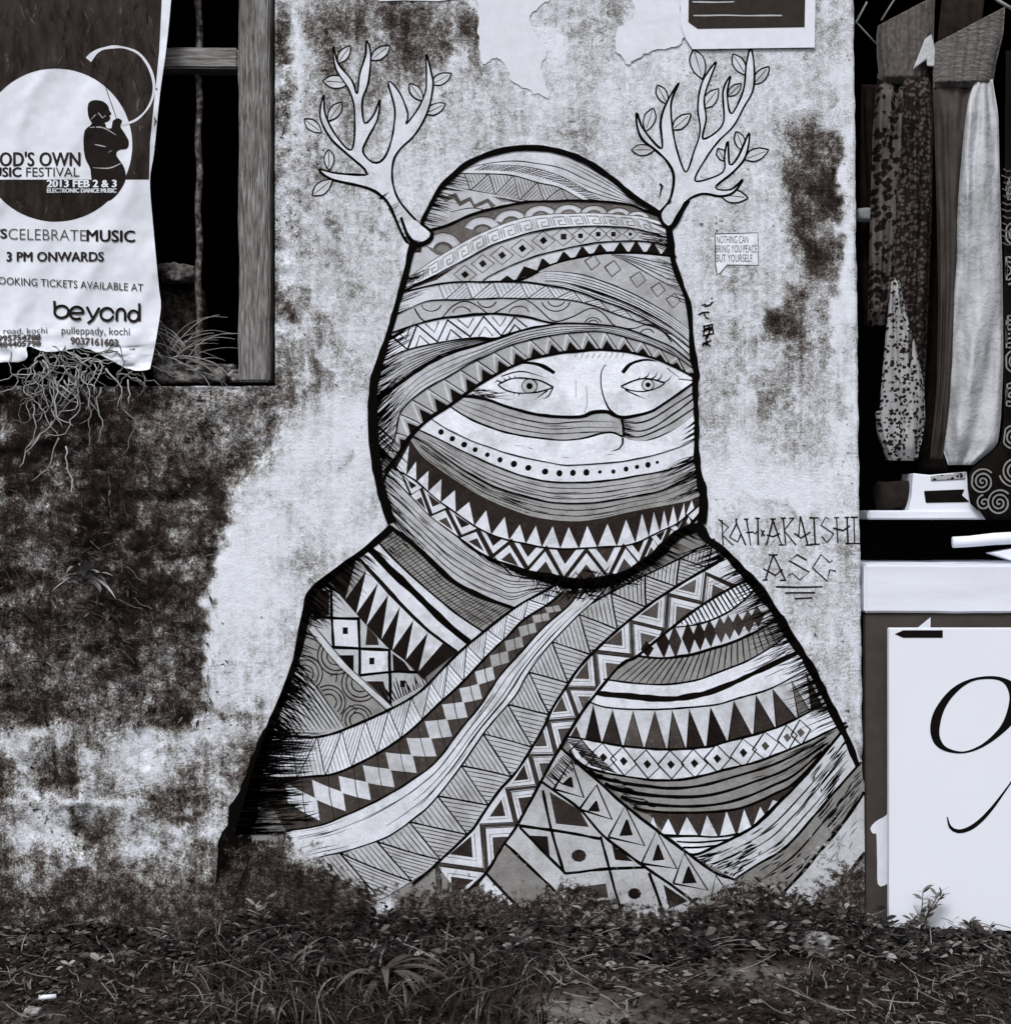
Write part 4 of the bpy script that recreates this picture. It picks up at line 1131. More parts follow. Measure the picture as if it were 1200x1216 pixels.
hatch_block(p, b, 14, 8, 1.1, .0, .995, 2.0, .13, .35)
art.stroke(p, S4, 3.0, INK); art.stroke(p, DT, 2.2, INK); art.stroke(p, S3[1:], 1.6, INK)
fringe(p, [(845, 640), (850, 655), (856, 668)], 200, 30, 10, 46, 1.5)
# shadow scribble under the chin
p = new('chin_shadow')
for k in range(190):
    x = R.gauss(690, 34); y = R.gauss(699, 7) - ((x - 690) / 40) ** 2 * 5
    L = R.uniform(6, 22); a = R.choice((.75, -.8, .2, 2.2, 1.4)) + R.uniform(-.15, .15)
    art.stroke(p, [(x - L / 2 * math.cos(a), y - L / 2 * math.sin(a)), (x + L / 2 * math.cos(a), y + L / 2 * math.sin(a))], R.uniform(.9, 1.8), INK, .5, .2)
fringe(p, [(722, 688), (745, 680), (770, 665), (789, 650), (803, 635), (820, 626)], -25, 70, 8, 32, 1.6)
art.stroke(p, [(600, 672), (640, 686), (690, 694), (730, 688), (775, 662), (806, 634), (832, 625)], [3, 8, 13, 10, 10, 12, 10], INK)
# zigzag triangle strip
p, b = band_fill('scarf_strip', S4[:13] + [(518, 1026)], S5[:12] + [(545, 1062)], .84, 'strip of the diagonal scarf with bold dark zigzag')
ZG = [(872, 697), (838, 681), (834, 716), (793, 706), (790, 748), (749, 738), (751, 779), (706, 774), (710, 818), (673, 817), (686, 853), (650, 856), (660, 896), (629, 897), (639, 934), (603, 938), (613, 979), (573, 981), (577, 1034), (520, 1026), (522, 1075)]
for i in range(1, len(ZG) - 1):
    a, m, c = map(lambda q: np.array(q, float), (ZG[i - 1], ZG[i], ZG[i + 1])); mid = (a + c) / 2
    f = .48; art.fill(p, [mid + (a - mid) * f, mid + (m - mid) * f, mid + (c - mid) * f], .30 if i < 14 else .16)
    f = .62; art.stroke(p, [mid + (a - mid) * f, mid + (m - mid) * f, mid + (c - mid) * f], .9, .4, sm=False)
art.stroke(p, ZG, 7, .22, sm=False, jit=.3); 
for q in (1, -1): art.stroke(p, [(x + 3 * q, y + 2.6 * q) for x, y in ZG], 1.5, INK, sm=False, jit=.3)
art.stroke(p, S4, 3.4, INK); art.stroke(p, S5, 3.6, INK)
# right shawl
Rr = [[(799, 744), (836, 717), (870, 697), (893, 686)],
      [(799, 745), (832, 740.5), (859, 730), (878, 717), (900, 697)],
      [(757, 779), (784, 782), (817, 778), (847, 770), (874, 761), (903, 747), (925, 733)],
      [(716, 807), (733, 809), (757, 811.7), (785, 813), (820, 809), (854, 798), (888, 784), (916, 768), (938, 752)],
      [(708, 823), (740, 826), (790, 830), (830, 825), (860, 815), (900, 797), (948, 774)],
      [(697, 833), (720, 840), (760, 842.5), (806, 841), (850, 837), (876, 829), (916, 817), (962, 792)],
      [(672, 875), (695, 878), (740, 886), (790, 890), (840, 886.7), (864, 880), (900, 871), (940, 856), (985, 832)],
      [(684, 902), (698, 912), (740, 921.7), (785, 926.7), (820, 924), (860, 914), (900, 904), (932, 892), (960, 880), (1004, 858)],
      [(752, 958), (768, 963), (805, 965.5), (860, 963), (890, 956), (920, 942), (945, 928), (985, 885)],
      [(790, 992), (823, 993), (850, 994), (872, 991), (890, 985), (930, 946)]]
p, b = band_fill('shawl_band', Rr[0], Rr[1], .90)
for u in np.linspace(.1, .98, 20): art.stroke(p, b.path([(u, 0.02), (u + .01, .98)], 2), 2.0, INK, 1, .6)
art.stroke(p, Rr[1], 2.4, INK); art.stroke(p, Rr[0], 3.4, INK)
p, b = band_fill('shawl_band', [(757, 779)] + Rr[1][:], Rr[2][:], .80)
for cx, cy, hh, vv in ((768, 771, 10, .12), (787, 764, 18, .1), (801, 762, 20, .12), (817, 758, 20, .16), (830, 755, 18, .14), (842.5, 752, 17, .12), (855, 748, 16, .26), (865, 745, 15, .26), (876, 742, 14, .2), (888, 738, 14, .25), (899, 732, 13, .2)):
    art.fill(p, [(cx - 8, cy), (cx - 1, cy - hh), (cx + 8, cy - 1), (cx + 1, cy + hh)], vv)
art.stroke(p, Rr[2], 3.4, INK)
fringe(p, SH_R[3:6], 205, 44, 10, 52, 1.3)
p, b = band_fill('shawl_band', Rr[2], Rr[3], .55)
for u in np.linspace(.05, .9, 24): art.stroke(p, b.path([(u, 0), (u + .012, .97)], 2), 1.6, .1, 1, .5)
art.stroke(p, Rr[3], 2.2, INK)
fringe(p, SH_R[4:7], 202, 44, 10, 52, 1.3)
p, b = band_fill('shawl_band', Rr[3], Rr[5], .88)
art.stroke(p, Rr[4], [6, 7, 7, 7, 6, 6, 5], .05); art.stroke(p, Rr[5], 2.0, INK); dashes(p, b, 22, 1.2, .06, .2, ua=.7, ub=.97)
p, b = band_fill('shawl_band', Rr[5], Rr[6], .80)
C6 = smooth(Rr[6], 3); C5 = smooth(Rr[5], 3)
AX = [704, 727, 751, 777, 797.5, 818, 843, 871, 897, 917, 939, 956]
BX = [694, 714, 739, 764, 791, 814, 837, 863, 893, 920, 946, 962, 976]
for i, x in enumerate(AX):
    l, r_ = BX[i] + 1.5, BX[i + 1] - 1
    art.fill(p, [(l, on(C6, l)), (x, on(C5, x) + 2), ((x + r_) / 2, on(C6, r_) * .5 + on(C5, x) * .5), (r_, on(C6, r_))], (.13, .17, .27, .2, .22, .17, .13, .16, .13, .24, .42, .2)[i])
    art.stroke(p, [(l, on(C6, l)), (x, on(C5, x) + 2), (r_, on(C6, r_))], 1.8, INK, sm=False)
art.fill(p, [(676, 876), (684, 862), (690, 878)], .15)
art.stroke(p, Rr[6], 2.8, INK); fringe(p, SH_R[6:9], 200, 46, 10, 46, 1.5)
p, b = band_fill('shawl_band', Rr[6], Rr[7], .87)
DC = [(691, 895), (716, 899.5), (740, 904), (768, 907.5), (796, 908), (824, 906.5), (851, 901), (882, 894), (908, 886), (934, 876), (950, 870)]
for i, (cx, cy) in enumerate(DC):
    sl = -.28 if i > 6 else (0 if i > 3 else .2)
    w_, h_ = 15.5 - (i > 8) * 4, 17 - (i > 8) * 2
    art.stroke(p, [(cx - w_, cy - sl * w_), (cx - 1, cy - h_), (cx + w_, cy + sl * w_), (cx + 1, cy + h_), (cx - w_, cy - sl * w_)], 2.0, INK, sm=False)
    k = 4.6
    art.fill(p, [(cx - k, cy - 1), (cx, cy - k * 1.2), (cx + k * 1.1, cy), (cx, cy + k * 1.2)], .08 if i < 8 else .3)
for k in range(20): art.stroke(p, [(672 + k * 1.5, 878 + k * 1.6), (690 + k * 2.2, 880 + k * 2.0)], 1.2, .1)
art.stroke(p, Rr[7], 3.0, INK); fringe(p, SH_R[7:10], 205, 50, 12, 52, 1.5)
p, b = band_fill('shawl_band', Rr[7], Rr[8], .54)
for v in (.22, .5, .78): art.stroke(p, b.path([(0, v), (.3, v + .02), (.6, v), (.93, v)], 12), [5, 3.6, 3.2, 2.6], INK)
dashes(p, b, 40, 1.8, .03, .1, ua=0, ub=.14); art.stroke(p, Rr[8], 4, INK); dashes(p, b, 50, 1.3, .04, .14, ua=.6, ub=.97)
p, b = band_fill('shawl_band', Rr[8][1:7], Rr[9], .17)
WT = [(775, 970, 770, 782), (793, 972, 784, 803), (815, 970, 805, 829), (839, 968, 831, 852), (862, 963, 854, 873), (883, 961, 875, 892), (902, 958, 893, 908), (917, 950, 909, 924)]
C9 = smooth(Rr[9], 3)
for x, y, l, r_ in WT: art.fill(p, [(l, on(C9, max(l, 790)) if l > 785 else 985 + (l - 770) * .3), (x, y), (r_, on(C9, max(r_, 790)) if r_ > 785 else 990)], .88)
art.stroke(p, Rr[9], 3, INK)
p = new('shawl_band'); q = [(796, 995), (823, 994), (850, 995), (872, 992), (890, 986), (862, 1000), (832, 1013), (820, 1014)]
art.fill(p, q, .88)
art.stroke(p, [(803, 999), (830, 1000), (866, 997)], 2.2, INK); art.stroke(p, [(810, 1006), (830, 1006), (856, 1003)], 2.4, INK)
# right falling scarf end
T0 = [(1006, 862), (998, 870), (960, 916), (928, 950), (896, 980), (860, 1000), (828, 1014), (816, 1014)]
T1 = [(1022, 905), (1008, 920), (972, 962), (932, 1006), (900, 1026), (872, 1044)]
T2 = [(1025, 940), (1020, 950), (992, 988), (948, 1040), (925, 1066)]
T3 = [(1026, 1012), (1016, 1024), (984, 1068), (960, 1100)]
p, b = band_fill('shawl_end', T0, T1, .77)
lines_along(p, b, (.3, .55, .78), 1.8, .1, .1, .9); dashes(p, b, 34, 2.2, .04, .16); dashes(p, b, 50, 2.4, .03, .12, ua=.72, ub=1.); dashes(p, b, 30, 2.2, .05, .2, ua=0, ub=.3)
art.stroke(p, T0, 3.4, INK); art.stroke(p, T1, 3.0, INK)
p, b = band_fill('shawl_end', T1, T2, .45)
lines_along(p, b, (.4,), 2.6, .1, .2, .95); dashes(p, b, 44, 2.2, .04, .2, ua=0, ub=.4); dashes(p, b, 24, 2, .03, .12, ua=.6, ub=1.)
art.stroke(p, T2, 4.4, INK)
p, b = band_fill('shawl_end', T2, T3, .74)
dashes(p, b, 16, 1.6, .05, .2, .25); art.stroke(p, T3, 3.4, INK)
# lower centre: dotted squares and the triangle strip
p = new('dotted_panel', 'pale panel with dark spots at the foot of the mural')
art.fill(p, [(642, 928), (656, 938), (688, 962), (717, 993), (761, 1026), (798, 1052), (842, 1085), (850, 1100), (700, 1106), (640, 1090), (596, 1008), (614, 980)], .72)
for q, vv in (([(652, 940), (688, 962), (699, 982), (660, 978)], .13), ([(628, 992), (650, 993), (653, 1020), (637, 1009)], .13), ([(726, 1002), (752, 1023), (730, 1021)], .14), ([(787, 1050), (817, 1070), (794, 1079)], .15), ([(688, 1053), (719, 1049), (722, 1066), (692, 1066)], .2)): art.fill(p, q, vv)
for x, y, r_ in ((687, 1016, 9), (753, 1061, 8), (728, 1090, 7)): art.ell(p, x, y, r_, r_ * .85, .09, n=9)
art.fill(p, [(600, 1003), (686, 1087), (660, 1108), (560, 1100), (576, 1040)], .5)
art.fill(p, [(617, 983), (670, 1037), (720, 1090), (690, 1090), (601, 1003)], .74)
art.fill(p, [(577, 1039), (621, 1084), (610, 1091), (568, 1051)], .86)
for q in ([(644, 938), (656, 992), (670, 1037)], [(713, 993), (722, 1028), (735, 1075), (740, 1095)], [(770, 1036), (780, 1062), (789, 1090)], [(616, 980), (680, 990), (712, 996)], [(671, 1037), (721, 1032), (767, 1030)], [(600, 1002), (640, 1040), (690, 1090)], [(617, 982), (640, 1006), (672, 1038)], [(578, 1038), (600, 1062), (622, 1084)]): art.stroke(p, q, 3.4, INK)
U0 = [(664, 886), (678, 900), (707, 925), (740, 955), (777, 984), (812, 1010), (848, 1036), (872, 1045), (900, 1062)]
U1 = [(641, 927), (657, 938), (688, 961), (717, 993), (761, 1026), (798, 1052), (842, 1085), (856, 1095)]
p, b = band_fill('scarf_strip', U0, U1, .72, 'strip of large triangles with small dark triangles inside')
TG = [((678, 903), (693, 947), (657, 937), (677.5, 923), (667.5, 931), (680, 935)), ((708, 932), (726, 973), (687.5, 961), (707.5, 951), (698, 962.5), (711, 963)), ((742, 957), (765, 1004), (722, 994), (744, 973), (736, 992), (750, 991)),
      ((779, 986), (803, 1031), (761, 1025), (781, 1003), (775, 1022), (788, 1021)), ((812, 1013), (840, 1057), (799, 1049), (817, 1029), (810, 1049), (826, 1048)), ((849, 1039), (878, 1080), (842, 1078), (852, 1058), (846, 1074), (862, 1074))]
for t in TG:
    art.stroke(p, [t[2], t[0], t[1], t[2]], 2.8, INK, sm=False); art.fill(p, t[3:], .08)
    art.stroke(p, list(t[3:]) + [t[3]], 2, INK, sm=False)
for k in range(16): art.stroke(p, [(648 + k * 1.6, 922 - k * 2.0), (660 + k * 1.4 + R.uniform(0, 8), 934 - k * 2.0)], 1.4, INK)
art.stroke(p, U0, 3.4, INK); art.stroke(p, U1, 3.4, INK); art.stroke(p, S5[6:], 3.4, INK)
# outlines and the scribbled shade inside them
p = new('band_lines')
for C, w_ in ((B0, 2.6), (G1, 1.8), (D1, 1.8), (EK, 2.0), (F1, 1.5), (W1, 2.2), (Z1, 1.8), (X1, 1.6), (X2, 3.2), (M0, 3.0), (M2, 1.3), (M3, 1.9), (M4, 1.8), (M6, 1.6), (N1, 5), (N2, 2.2), (N4, 2.2), (S0, 3), (S1, 2.8), (S2, 2.2), (S3[1:], 2), (S4, 3), (S5, 3.4), (Rr[1], 2.4), (Rr[2], 3.2), (Rr[3], 2.2), (Rr[5], 2.2), (Rr[6], 3), (Rr[7], 3), (Rr[8], 3.2), (Rr[9], 2.4), (T0, 3.4), (T1, 3.2), (T2, 4), (U0, 3.4), (U1, 3.2)):
    art.stroke(p, C, w_, INK, .7, .7)
p = new('outline')
art.stroke(p, HEAD_T, [5, 6, 6.5, 7, 7, 7, 7, 6.5, 6.5, 7, 8], INK)
art.stroke(p, HEAD_L, [8, 7, 6.5, 6.5, 8, 10, 11, 11, 11, 11, 10], INK)
art.stroke(p, HEAD_R, [8, 7, 6, 6, 6.5, 8, 6.5, 6, 6.5, 8, 11, 9], INK)
art.stroke(p, SH_L, [9, 7, 9, 11, 10, 8, 8, 12, 18, 26, 36, 34, 30, 26], INK)
art.stroke(p, SH_R, [11, 9, 10, 12, 10, 9, 9, 9, 8, 7], INK)
fringe(p, SH_L[7:11], 2, 240, 14, 70, 1.3, spread=.1)
fringe(p, SH_L[1:5], -35, 70, 8, 34, 2.0)
fringe(p, SH_L[4:8], -20, 80, 8, 26, 1.8)
fringe(p, SH_R[2:9], 203, 130, 6, 30, 1.3)
for k in range(12):
    x = R.uniform(298, 330); y = R.uniform(925, 1000)
    art.stroke(p, [(x - 12, y), (x + R.uniform(10, 40), y + R.uniform(-6, 6))], R.uniform(2, 4), INK, .6, .2)

p = new('antler_base'); art.fill(p, [(478, 262), (494, 262), (512, 277), (506, 288), (488, 284)], .86); art.stroke(p, [(476, 258), (484, 280), (494, 290), (508, 287), (513, 277), (499, 265)], [3, 4, 5, 6, 4, 3], INK)
p = new('antler_base'); art.fill(p, [(784, 254), (792, 243), (808, 246), (802, 262), (792, 269), (786, 266)], .86); art.stroke(p, [(796, 238), (783, 254), (788, 267), (797, 270), (807, 254), (814, 240)], [3, 3, 4, 6, 6, 4], INK)
art.build()
print('mural tris', sum(len(q['F']) for q in art.parts), 'levels', art.lev)

# ------------------------------------------------------------------ posters and torn paper
CELL = lambda t: 7
def torn(pts, amp=1.6, seed=1):
    C = smooth(pts, 2.2)
    i = np.arange(len(C)) * .45
    return (C + amp * 2 * (np.stack([fbm(i, i * 0 + seed, seed), fbm(i, i * 0, seed + 3)], 1) - .5)).tolist()

def poster_surf(x, y):
    b = -.014 + .010 * (fbm(x / 70, y / 90, 61) - .5) + .004 * (fbm(x / 22, y / 26, 62) - .5)
    b = b - .004 * np.abs(np.sin(x / 23 + y / 61 + 2 * fbm(x / 60, y / 60, 64))) ** 6
    low = sstep(365, 440, y)
    b = b + low * (.03 * (fbm(x / 24, y / 15, 63) - .5) - .014)
    return b - .008 * sstep(150, 200, x) * np.sin(y / 60)
po = Art(poster_surf, 0, 2.4e-5, lambda t: 4, M['print'], weld=True)
pp = po.part('poster')
outl = [(-125, -70), (207, -70), (203, 0), (197, 60), (190, 110), (183, 180), (178, 215), (182, 270), (189, 345), (191, 365), (184, 410), (178, 438)]
bot = torn([(178, 438), (165, 440), (150, 437), (135, 430), (118, 420), (100, 413), (80, 415), (55, 418), (33, 411), (30, 427), (0, 430), (-60, 428), (-125, 432)], 1.2, 5)
po.fill(pp, smooth(outl, 8).tolist() + bot, .86)
pr = po.part('dark_print', pp, gap=16)
cxp, cyp, rp = 66, 172, 91
ang0 = math.asin((213 - cyp) / rp)
arc_up = [(cxp + rp * math.cos(t), cyp + rp * math.sin(t)) for t in np.linspace(-math.pi - ang0, ang0, 60)]
arc_lo = [(cxp + rp * math.cos(t), cyp + rp * math.sin(t)) for t in np.linspace(ang0, math.pi - ang0, 40)]
po.fill(pr, [(-122, -66), (194, -66), (192, 0), (189, 60), (184, 110), (178, 170), (177, 213)] + [(q[0], q[1]) for q in arc_up[::-1]] + [(-122, 213)], .15)
po.fill(pr, arc_lo, .13)
for k in range(260):  # fold highlights and creases painted as lighter and darker streaks
    x, y = R.uniform(-20, 186), R.uniform(0, 205); y2 = min(211, y + R.uniform(3, 22)); x2 = x + R.uniform(-7, 7)
    if math.hypot(x - cxp, y - cyp) < rp + 4 or math.hypot(x2 - cxp, y2 - cyp) < rp + 4: continue
    po.stroke(pr, [(x, y), ((x + x2) / 2 + R.uniform(-2, 2), (y + y2) / 2), (x2, y2)], R.uniform(.6, 3.2), R.choice((.06, .09, .2, .23, .27)), .2, .2)
for k in range(60):  # same painted fold shading inside the lower half-disc
    a = R.uniform(.3, 2.84); q_ = R.uniform(50, 84); x, y = cxp + q_ * math.cos(a), cyp + q_ * math.sin(a)
    if y > 222 and not (50 < x < 142 and y < 232): po.stroke(pr, [(x, y), (x + R.uniform(-5, 5), min(y + R.uniform(3, 9), cyp + math.sqrt(max(0, 86 ** 2 - (x - cxp) ** 2))))], R.uniform(.8, 3), R.choice((.07, .2, .25)), .2, .2)
fig = po.part('figure_print', pp, 'dark silhouette of a person blowing a curved horn', gap=5)
po.fill(fig, smooth([(107, 149), (101, 154), (99, 168), (101, 187), (107, 200), (109, 214), (118, 236), (130, 238), (141, 228), (149, 213), (147, 198), (138, 184), (141, 178), (151, 176), (153, 168), (148, 158), (143, 150), (145, 143), (139, 140), (134, 143), (132, 152), (126, 151), (124, 145), (110, 144)], 3, True).tolist(), .09)
po.fill(fig, smooth([(104, 128), (106, 121), (113, 118.5), (122, 120), (128, 125), (130, 131), (132.5, 135), (130, 137), (131, 140), (128, 144), (121, 146), (110, 146), (105, 138)], 2, True).tolist(), .08)
for L in ([(108, 142), (117, 134), (122, 140), (128, 133)], [(106, 151), (122, 151), (138, 160)], [(112, 171), (126, 174)], [(128, 181), (133, 178)], [(110, 199), (130, 199), (145, 193)]): po.stroke(fig, L, 1.3, .66, .3, .3)
po.stroke(fig, [(105, 71), (110, 65), (120, 58), (138, 55), (155, 58), (167, 65), (179, 84), (183, 105), (177, 126), (162, 142), (144, 148)], [7, 4, 3, 2.6, 3, 3, 3, 3, 2.6, 2.6, 2], .82)
po.stroke(fig, [(124, 98), (131, 120), (138, 140)], .9, .12)
def ptext(t, *a, **k): po.text(po.part('lettering', pp, gap=1), t, *a, **k)
po.lev += 3
ptext("GOD'S OWN", -14, 95, 180, 197, .14, .02)
ptext("MUSIC", -21, 25, 198.5, 209.5, .12, .02); ptext("FESTIVAL", 31, 94, 198.5, 209.5, .22, 0)
ptext("2013 FEB 2 & 3", 56, 138, 213.5, 222, .9, .02)
ptext("ELECTRONIC DANCE MUSIC", 56, 138, 223.5, 228.5, .8, .012)
ptext("LETS", -28, 8, 271, 282, .16, .012, slope=.02); ptext("CELEBRATE", 10, 102, 271, 284, .3, -.012, slope=.02); ptext("MUSIC", 103, 160, 272.5, 286, .08, .011, slope=.02)
ptext("3 PM ONWARDS", 8, 123, 299, 310, .14, .01)
ptext("BOOKING TICKETS AVAILABLE AT", -8, 170, 328, 337, .22, 0, slope=.05)
ptext("pulleppady, kochi", 73, 154, 387.5, 399, .25, .0, slope=.02); ptext("9037161603", 84, 140, 400, 408.5, .3, .01, slope=.05)
ptext("palli road, kochi", -18, 56, 390, 399, .28, 0, slope=-.02); ptext("9995754788", -8, 48, 398.5, 405, .26, .01, slope=-.03); ptext("9484405798", -8, 48, 406, 412, .3, .01, slope=-.03)
wm = po.part('word_print', pp)
def arc(cx, cy, rx, ry, a0, a1): return [(cx + rx * math.cos(math.radians(t)), cy + ry * math.sin(math.radians(t))) for t in np.linspace(a0, a1, 18)]
for L in ([(64.5, 357), (65, 368)], arc(73, 370, 8.4, 7.2, 0, 360), arc(91, 371.5, 8, 7.4, 0, -310), [(83, 371.5), (99, 371.5)], [(103, 364), (110, 378)], [(118, 365), (110, 379), (104, 384)], arc(127, 373, 7.6, 7.4, 12, 352), [(138.5, 381), (138.5, 372)], arc(143.5, 372.5, 5, 6, 180, 360), [(148.5, 372), (148.5, 381)], arc(158.5, 375, 6, 6.4, 0, 360), [(165.5, 360), (165.5, 381)]):
    po.stroke(wm, L, 3.1, .08, sm=False, jit=0, wj=.05)
po.build()
pr['obj'].data.materials[0] = M['print_folds']
tag(pp['obj'], 'crumpled music festival poster hanging over the window', 'poster')

def wall_paper_surf(seed, amp=.004):
    return lambda x, y: -.0008 - .45 * amp * fbm(x / 30, y / 30, seed)
t1 = Art(wall_paper_surf(71), 0, 2.2e-5, CELL, M['print'], weld=True)
q = t1.part('torn_paper')
t1.fill(q, [(566, -40)] + torn([(566, 0), (568, 40), (571, 74), (580, 72), (590, 69), (597, 74), (606, 92), (620, 104), (640, 112), (652, 116), (648, 100), (642, 80), (650, 60), (640, 45), (630, 22), (640, 8), (652, 0)], 3.2, 7) + [(652, -40)], .845)
t1.build(); tag(q['obj'], 'white torn paper remnant with ragged lower corner above the painted head', 'paper')
t1 = Art(wall_paper_surf(72, .007), 0, 2.2e-5, CELL, M['print'], weld=True)
q = t1.part('torn_paper')
t1.fill(q, [(752, -40)] + torn([(752, 0), (753, 18), (740, 28), (731, 38), (731, 58), (738, 66), (745, 76), (757, 70), (768, 62), (790, 57), (806, 54), (812, 40), (808, 20), (809, 0)], 2.6, 9) + [(809, -40)], .85)
t1.build(); tag(q['obj'], 'wrinkled torn white paper scrap beside the dark printed poster', 'paper')
t1 = Art(wall_paper_surf(73, .003), .004, 2.2e-5, CELL, M['print'], weld=True)
q = t1.part('poster')
t1.fill(q, [(808, -90), (969, -90), (967, 56), (822, 58), (814, 46), (808, 30)], .87)
q2 = t1.part('dark_print', q, gap=20)
t1.fill(q2, [(818, -60), (957, -60), (955, 32), (828, 34), (817, 26)], .17)
for y, x0, x1 in ((2, 822, 872), (18, 822, 928), (-12, 822, 930)): t1.stroke(q2, [(x0, y), (x1, y)], 1.6, .7, sm=False)
t1.build(); tag(q['obj'], 'white bordered poster with a dark printed panel pasted at the top of the wall', 'poster')
t1 = Art(lambda x, y: -.002 + 0 * x, 0, 2.2e-5, CELL, M['print'], weld=True)
q = t1.part('torn_paper'); t1.fill(q, [(450, -30), (545, -30), (545, -2), (520, 1), (480, 0), (450, 1)], .84); t1.build()
tag(q['obj'], 'thin strip of white paper at the very top edge left of the torn sheet', 'paper')

# ------------------------------------------------------------------ shop front on the right
ct = empty('shop_counter', W(1200, 1105, .02))
def child_box(*a, **k):
    o = pbox(*a, **k); o.parent = ct; o.location = -Vector(ct.location); return o
child_box('ledge', 1026, 1700, 670.5, 728, -.004, .30, M['white_wood'], None, .004, .0007)
child_box('front_panel', 1027.5, 1700, 728.5, 1112, .004, .03, M['dark_board'], None, .002)
tag(ct, 'counter with white ledge and dark front panel right of the plaster wall', 'counter')
lp = Art(lambda x, y: 0 * x + .004, .0008, 1e-5, None, M['print'])
q = lp.part('painted_letter'); lp.fill(q, smooth([(1033, 984), (1038, 977), (1048, 971), (1066, 966), (1066, 1046), (1056, 1048), (1049, 1052), (1042, 1050), (1041, 1020), (1040, 990), (1036, 990)], 3, True).tolist(), .87)
lp.build(); q['obj'].parent = ct; q['obj'].location = -Vector(ct.location)
bd = empty('sign_board', W(1180, 1107, -.05))
o = pbox('board', 1055.5, 1420, 746, 1106, -.052, -.034, M['white_board'], None, .0015); o.parent = bd; o.location = -Vector(bd.location)
sb = Art(lambda x, y: 0 * x - .052, .0006, 1e-5, None, M['print'])
n9 = sb.part('numeral')
z9 = lambda L: [(1090 + x / 5.29, 780 + y / 5.29) for x, y in L]
outer = smooth(z9([(75, 470), (85, 380), (130, 290), (210, 200), (310, 145), (420, 122), (520, 128), (600, 165), (640, 230), (640, 320), (600, 410), (520, 490), (420, 560), (330, 598), (250, 608), (160, 590), (100, 545)]), 3, True)
inner = smooth(z9([(132, 470), (150, 370), (190, 285), (260, 205), (340, 155), (430, 140), (510, 150), (555, 190), (572, 260), (555, 350), (520, 430), (460, 500), (390, 555), (310, 590), (250, 593), (180, 570), (145, 530)]), 3, True)
sb.fill(n9, outer.tolist(), .03, holes=[inner.tolist()])
sb.stroke(n9, z9([(182, 1005), (200, 1070), (250, 1097), (320, 1080), (390, 1030), (460, 955), (530, 862), (590, 775), (650, 660), (690, 520), (690, 360), (640, 230)]), [1, 4.6, 5.4, 4.6, 3.4, 2, 1.2, .8, 1.4, 4, 8, 9], .03, jit=0, wj=0)
tp = sb.part('tape'); sb.fill(tp, [(1062, 753), (1072, 748.5), (1119, 748.5), (1119, 757.5), (1072, 757.5)], .04)
sb.build()
for q in (n9, tp): q['obj'].parent = bd; q['obj'].location = -Vector(bd.location)
tag(bd, 'large white sign board with a black italic numeral leaning on the dark panel', 'sign')
sc_ = Art(lambda x, y: 0 * x - .0, .002, 1e-5, None, M['print']); q = sc_.part('paper_scrap'); sc_.fill(q, [(1086, 748), (1104.5, 733), (1104.5, 748)], .85); sc_.build()
tag(q['obj'], 'white paper corner sticking up behind the sign board', 'paper')

# things on the shop shelf
sh = pbox('shelf', 1030, 1700, 606, 617, .10, .5, M['white_wood'], None, .003)
tag(sh, 'white shelf above the black gap in the shop counter', 'shelf')
pbt = W(1026, 600, .1)
# folded white box with a black band
bx = empty('carton', W(1110, 606, .12))
def kid(o, par): o.parent = par; o.location = Vector(o.location) - Vector(par.location); return o
def prism(name, poly, Y0, Y1, material):
    n = len(poly); V = [W(x, y, Y0) for x, y in poly] + [(W(x, y, Y0)[0], Y1, W(x, y, Y0)[2]) for x, y in poly]
    F = [tuple(range(n))[::-1], tuple(range(n, 2 * n))] + [(i, (i + 1) % n, n + (i + 1) % n, n + i) for i in range(n)]
    bm = bmesh.new(); me = mesh_pd(name, V, F); bm.from_mesh(me)
    bmesh.ops.recalc_face_normals(bm, faces=bm.faces); bmesh.ops.bevel(bm, geom=bm.edges[:], offset=.0015, segments=1, affect='EDGES')
    bm.to_mesh(me); bm.free()
    return link(name, me, material)
kid(prism('box_body', [(1084, 562), (1104, 564), (1148, 560), (1149, 580), (1152, 598), (1172, 616), (1078, 608), (1082, 590)], .105, .2, M['white_board']), bx)
kid(prism('black_band', [(1097, 583), (1145, 581), (1142, 588), (1151, 596), (1099, 597)], .1025, .11, M['bag']), bx)
kid(prism('patterned_flap', [(1105, 565), (1146, 561), (1146, 569), (1105, 571)], .1022, .11, M['print_light']), bx)
tag(bx, 'white carton with a black band under the hanging pale trousers', 'carton')
bg_ = link('cloth_bundle', rock_mesh('cloth_bundle', 24 * S, .05, 20 * S, 88, 3, .25), M['fabric_dark']); bg_.location = W(1061, 588, .17)
tag(bg_, 'dark cloth bundle on the white shelf next to the wall edge', 'bundle')
tube('rolled_paper', [W(1131, 644, .06), W(1150, 643, .06), W(1180, 640, .06), W(1260, 636, .06)], [.0115, .0115, .0125, .0135], M['white_board'], None, 18)
tag(bpy.data.objects['rolled_paper'], 'white rolled tube lying in the black gap below the shelf', 'tube')
pr_ = prism('folded_paper', [(1176, 657), (1215, 650), (1215, 668), (1202, 666)], .05, .09, M['white_wood']); tag(pr_, 'pale folded sheet below the white rolled tube', 'paper')

